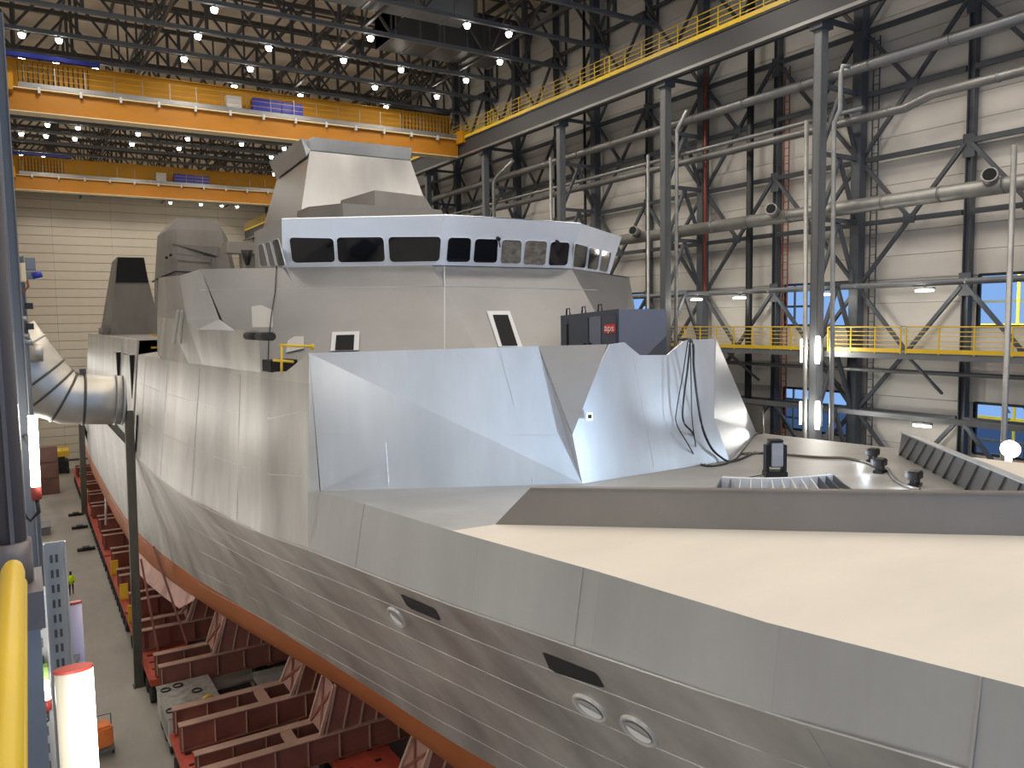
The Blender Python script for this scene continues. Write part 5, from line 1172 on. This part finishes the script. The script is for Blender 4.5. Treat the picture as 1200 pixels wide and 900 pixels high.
obj('rail_rim', tube(BM(), [pA + Vector((0.02, -0.1, -0.01)), pB + Vector((0.02, 0, -0.01))], 0.012, 8), 'yellow', t)
# cable trays and tube lamps hanging on the near column
def vt(x, y, yy): return atY(x, y, yy)
def tray(lab, x0, x1_, yt, yb_, Y, m, holes=True):
    a = vt(x0, yt, Y); b = vt(x1_, yt, Y); c = vt(x0 + 3, yb_, Y); zs_ = c.z; c.z = 0.0
    t = thing('cable_tray', lab, 'cable tray', (a.x, Y, c.z)); w = b.x - a.x
    base = obj('tray_plate', box(BM(), (a.x, Y, c.z), (b.x, Y + 0.01, a.z)), m, t)
    for x in (a.x, b.x): obj('side_lip', box(BM(), (x - 0.004, Y - 0.03, c.z), (x + 0.004, Y + 0.012, a.z)), m, t)
    if holes:
        n_ = int((a.z - zs_) / 0.085)
        for i in range(n_):
            for s in (0.25, 0.5):
                z = a.z - 0.07 - i * 0.085; xx = a.x + w * s
                obj('slot', box(BM(), (xx, Y - 0.003, z - 0.045), (xx + w * 0.13, Y - 0.001, z)), 'rib', base)
    return t
tray('wide galvanised slotted cable tray hanging left of the aisle', 51, 76, 637, 1010, 5.0, 'galv')
tray('narrow slotted cable tray between the yellow handrail and the wide tray', 37, 52, 690, 1100, 4.2, 'galv')
_a = atY(16, 300, 8.0)
t = thing('cable_tray', 'thin upright cable tray behind the platform post above the duct', 'cable tray', (_a.x, 8, 0)); obj('tray_plate', box(BM(), (_a.x - 0.035, 8.0, 0), (_a.x + 0.035, 8.01, 22.6)), 'steelc', t)
for s in (-0.035, 0.035): obj('side_lip', box(BM(), (_a.x + s - 0.004, 7.96, 0), (_a.x + s + 0.004, 8.01, 22.6)), 'pipe', t)
def lampcol(lab, x0, x1_, yt, yb_, Y, lit, both=False):
    a = vt(x0, yt, Y); b = vt(x1_, yt, Y); r = (b.x - a.x) / 2; cx_ = a.x + r; zb_ = vt((x0 + x1_) / 2, yb_, Y).z
    t = thing('tube_lamp', lab, 'lamp', (cx_, Y, zb_))
    h_ = a.z
    ring = lambda z, k: [(cx_ + r * k * math.cos(i * PI / 12), Y + r * 0.55 * k * math.sin(i * PI / 12), z) for i in range(24)]
    obj('housing', loft(BM(), [ring(zb_, 1), ring(h_, 1)], smooth=True), 'frosted' if lit else 'lilac', t)
    obj('cap', loft(BM(), [ring(h_, 1.04), ring(h_ + 0.012, 1.04), ring(h_ + 0.014, 0.9)]), 'redcap', t)
    if both: obj('cap', loft(BM(), [ring(zb_ - 0.05, 1.04), ring(zb_, 1.04)]), 'redcap', t)
    obj('bracket', bar(BM(), (cx_, Y, (zb_ + h_) / 2), (0.09, 5.0, (zb_ + h_) / 2), 0.03), 'steelc', t)
    if lit:
        bm = BM(); seg = [i for i in range(17, 25)]
        A = [bm.verts.new((cx_ + r * 1.03 * math.cos(i * PI / 12), Y + r * 0.6 * math.sin(i * PI / 12), zb_ + 0.01)) for i in seg]; B4 = [bm.verts.new((cx_ + r * 1.03 * math.cos(i * PI / 12), Y + r * 0.6 * math.sin(i * PI / 12), h_ - 0.005)) for i in seg]
        for k in range(len(seg) - 1): bm.faces.new((A[k], A[k + 1], B4[k + 1], B4[k]))
        obj('glowing_strip', bm, 'tube', t)
lampcol('big glowing tube lamp with red cap at the lower left', 63, 109, 790, 1150, 4.0, True)
lampcol('unlit lilac tube lamp with red cap beside the slotted tray', 79, 96, 709, 830, 5.4, False)
a = vt(38, 487, 7.0); b = vt(42, 570, 7.0)
t = thing('tube_lamp', 'upright glowing tube lamp below the big duct at the left', 'lamp', b); obj('tube', cyl(BM(), a, b, 0.032, 12), 'tubecool', t); obj('cap', cyl(BM(), b, b + Vector((0, 0, -0.1)), 0.035, 12), 'redcap', t); obj('bracket', bar(BM(), (a + b) / 2, ((_a.x), 8.0, (a.z + b.z) / 2), 0.03), 'steelc', t); obj('plug_lead', tube(BM(), [b + Vector((0, 0, -0.1)), b + Vector((0.01, 0, -0.2)), b + Vector((-0.05, 0, -0.26)), b + Vector((-0.09, 0, -0.2))], 0.015, 6), 'cable', t)
light('tube_lamp_light', 'POINT', (a + b) / 2 + Vector((0.15, 0, 0)), 14, (1, 0.97, 0.88), 0.1)
a = vt(53, 795, 4.1); b = vt(55, 815, 4.1)
t = thing('tube_lamp', 'short glowing tube lamp below the green band, left of the big one', 'lamp', b); obj('tube', cyl(BM(), a + Vector((0, -.04, 0)), b + Vector((0, -.04, 0)), 0.016, 10), 'tubecool', t); obj('cap', cyl(BM(), b + Vector((0, -.04, 0)), b + Vector((0, -.04, -0.05)), 0.018, 10), 'redcap', t); obj('plug_lead', tube(BM(), [b + Vector((0, -.04, -0.05)), b + Vector((0.0, -.04, -0.1)), b + Vector((-0.03, -.04, -0.12))], 0.006, 6), 'cable', t)
t = thing('band', 'green band wrapped round the narrow cable tray', 'band', vt(48, 790, 4.15)); a = vt(40, 783, 4.12); b = vt(57, 797, 4.12); obj('band_strip', box(BM(), (a.x, 4.1, b.z), (b.x, 4.15, a.z)), 'green', t)
# switch boxes and sockets on the left side
_l, _m = vt(19, 350, 10.1), vt(30, 350, 10.1)
t = thing('mounting_channel', 'narrow grey mounting channel carrying the switch boxes on the left side', 'channel', (_l.x, 10.1, 0)); obj('channel_face', box(BM(), (_l.x, 10.08, 0), (_m.x, 10.12, 20.75)), 'pipe', t)
for s in (_l.x, _m.x): obj('channel_lip', box(BM(), (s - 0.006, 10.0, 0), (s + 0.006, 10.12, 20.75)), 'steelc', t)
for k, (x0, x1_, y0, y1, m, lab) in enumerate(((29, 42, 302, 317, 'pipe', 'grey switch box on the left side above the round socket'), (30, 41, 318, 327, 'pipe', 'small grey socket housing below the grey switch box'), (29, 39, 355, 362, 'blackst', 'small dark socket on the left side, upper one'), (30, 40, 379, 386, 'blackst', 'small dark socket on the left side, lower one'), (23, 31, 308, 330, 'cream', 'pale mounting plate behind the grey switch box'))):
    a = vt(x0, y0, 10.0 - 0.05 * k); b = vt(x1_, y1, 10.0 - 0.05 * k); t = thing('switch_box', lab, 'switch box', (a.x, a.y, b.z)); obj('case', box(BM(), (a.x, a.y, b.z), (b.x, a.y + 0.15, a.z)), m, t); obj('cover', box(BM(), (a.x + 0.01, a.y - 0.015, b.z + 0.01), (b.x - 0.01, a.y, a.z - 0.01)), m, t)
p = vt(44, 322.5, 9.9); tag(obj('socket', cyl(BM(), p + Vector((-0.05, 0, -0.01)), p + Vector((0.04, 0, 0.015)), 0.035, 12), 'blue'), 'round blue socket on the left side fittings', 'socket')
tag(obj('looped_lead', tube(BM(), [vt(x, y, 9.9) for x, y in ((32, 328), (33, 336), (29, 341), (22, 341), (20, 338))], 0.012, 6), 'redpipe'), 'red-brown lead looping under the grey switch box', 'cable')
for i, (x, y) in enumerate(((22, 372), (25, 392), (28, 399))): p = vt(x, y, 9.9); tag(obj('hose_fitting', tube(BM(), [p, vt(x + 7, y + 1, 9.9), vt(x + 8, y + 6, 9.9)], 0.03, 8), 'galv'), 'shiny hose fitting on the left side, %s from the top' % ORD[i], 'fitting')
a, b = vt(33, 404, 12.5), vt(50, 404, 12.5); tag(obj('duct_spigot', tube(BM(), [a + Vector((0, 0, -0.1)), b + Vector((0, 0, -0.1))], 0.13, 14), 'duct'), 'short shiny duct spigot above the big elbow duct', 'duct')
# big elbow duct
Yd = 13.0
t = thing('elbow_duct', 'big shiny galvanised duct elbow reaching towards the hull from the left', 'duct', vt(60, 460, Yd))
rad = 0.375
ctr = [vt(2, 396, Yd), vt(24, 424, Yd), vt(46, 446, Yd), vt(62, 460, Yd), vt(80, 467.5, Yd), vt(98, 468, Yd), vt(145, 469, Yd)]
rads = [0.46, 0.45, 0.42, 0.40, 0.375, 0.365, 0.36]
obj('duct_skin', tube(BM(), ctr, rads, 28), 'duct', t)
def ringat(i, u, nm='clamp_ring', k=1.035, w=0.03, m='rib'):
    c = ctr[i].lerp(ctr[i + 1], u); d = (ctr[i + 1] - ctr[i]).normalized(); r = rads[i] + (rads[i + 1] - rads[i]) * u
    obj(nm, cyl(BM(), c - d * w / 2, c + d * w / 2, r * k, 28), m, t)
ringat(1, 0.9); ringat(2, 0.75); ringat(3, 0.7); ringat(5, 0.0, w=0.035); ringat(5, 0.78, w=0.02, m='galv'); ringat(0, 0.6, w=0.02, m='galv'); ringat(5, 0.96, w=0.03, m='galv')
for (x, y) in ((66, 427), (97, 437)):
    p = vt(x, y, Yd); obj('clamp_bolt', box(BM(), (p.x - 0.04, p.y - 0.05, p.z - 0.05), (p.x + 0.04, p.y + 0.05, p.z + 0.06)), 'rib', t)
obj('duct_mouth', cyl(BM(), ctr[-1] + Vector((0.0, 0, 0)), ctr[-1] + Vector((0.01, 0, 0)), rads[-1] * 0.95, 28), 'rib', t)
obj('rust_patch', slab(BM(), [vt(x, y, Yd - 0.47) for x, y in ((20, 411), (29, 413), (32, 420), (30, 430), (27, 434), (24, 424), (20, 420))], (0, 0.03, 0)), 'brownst', t)
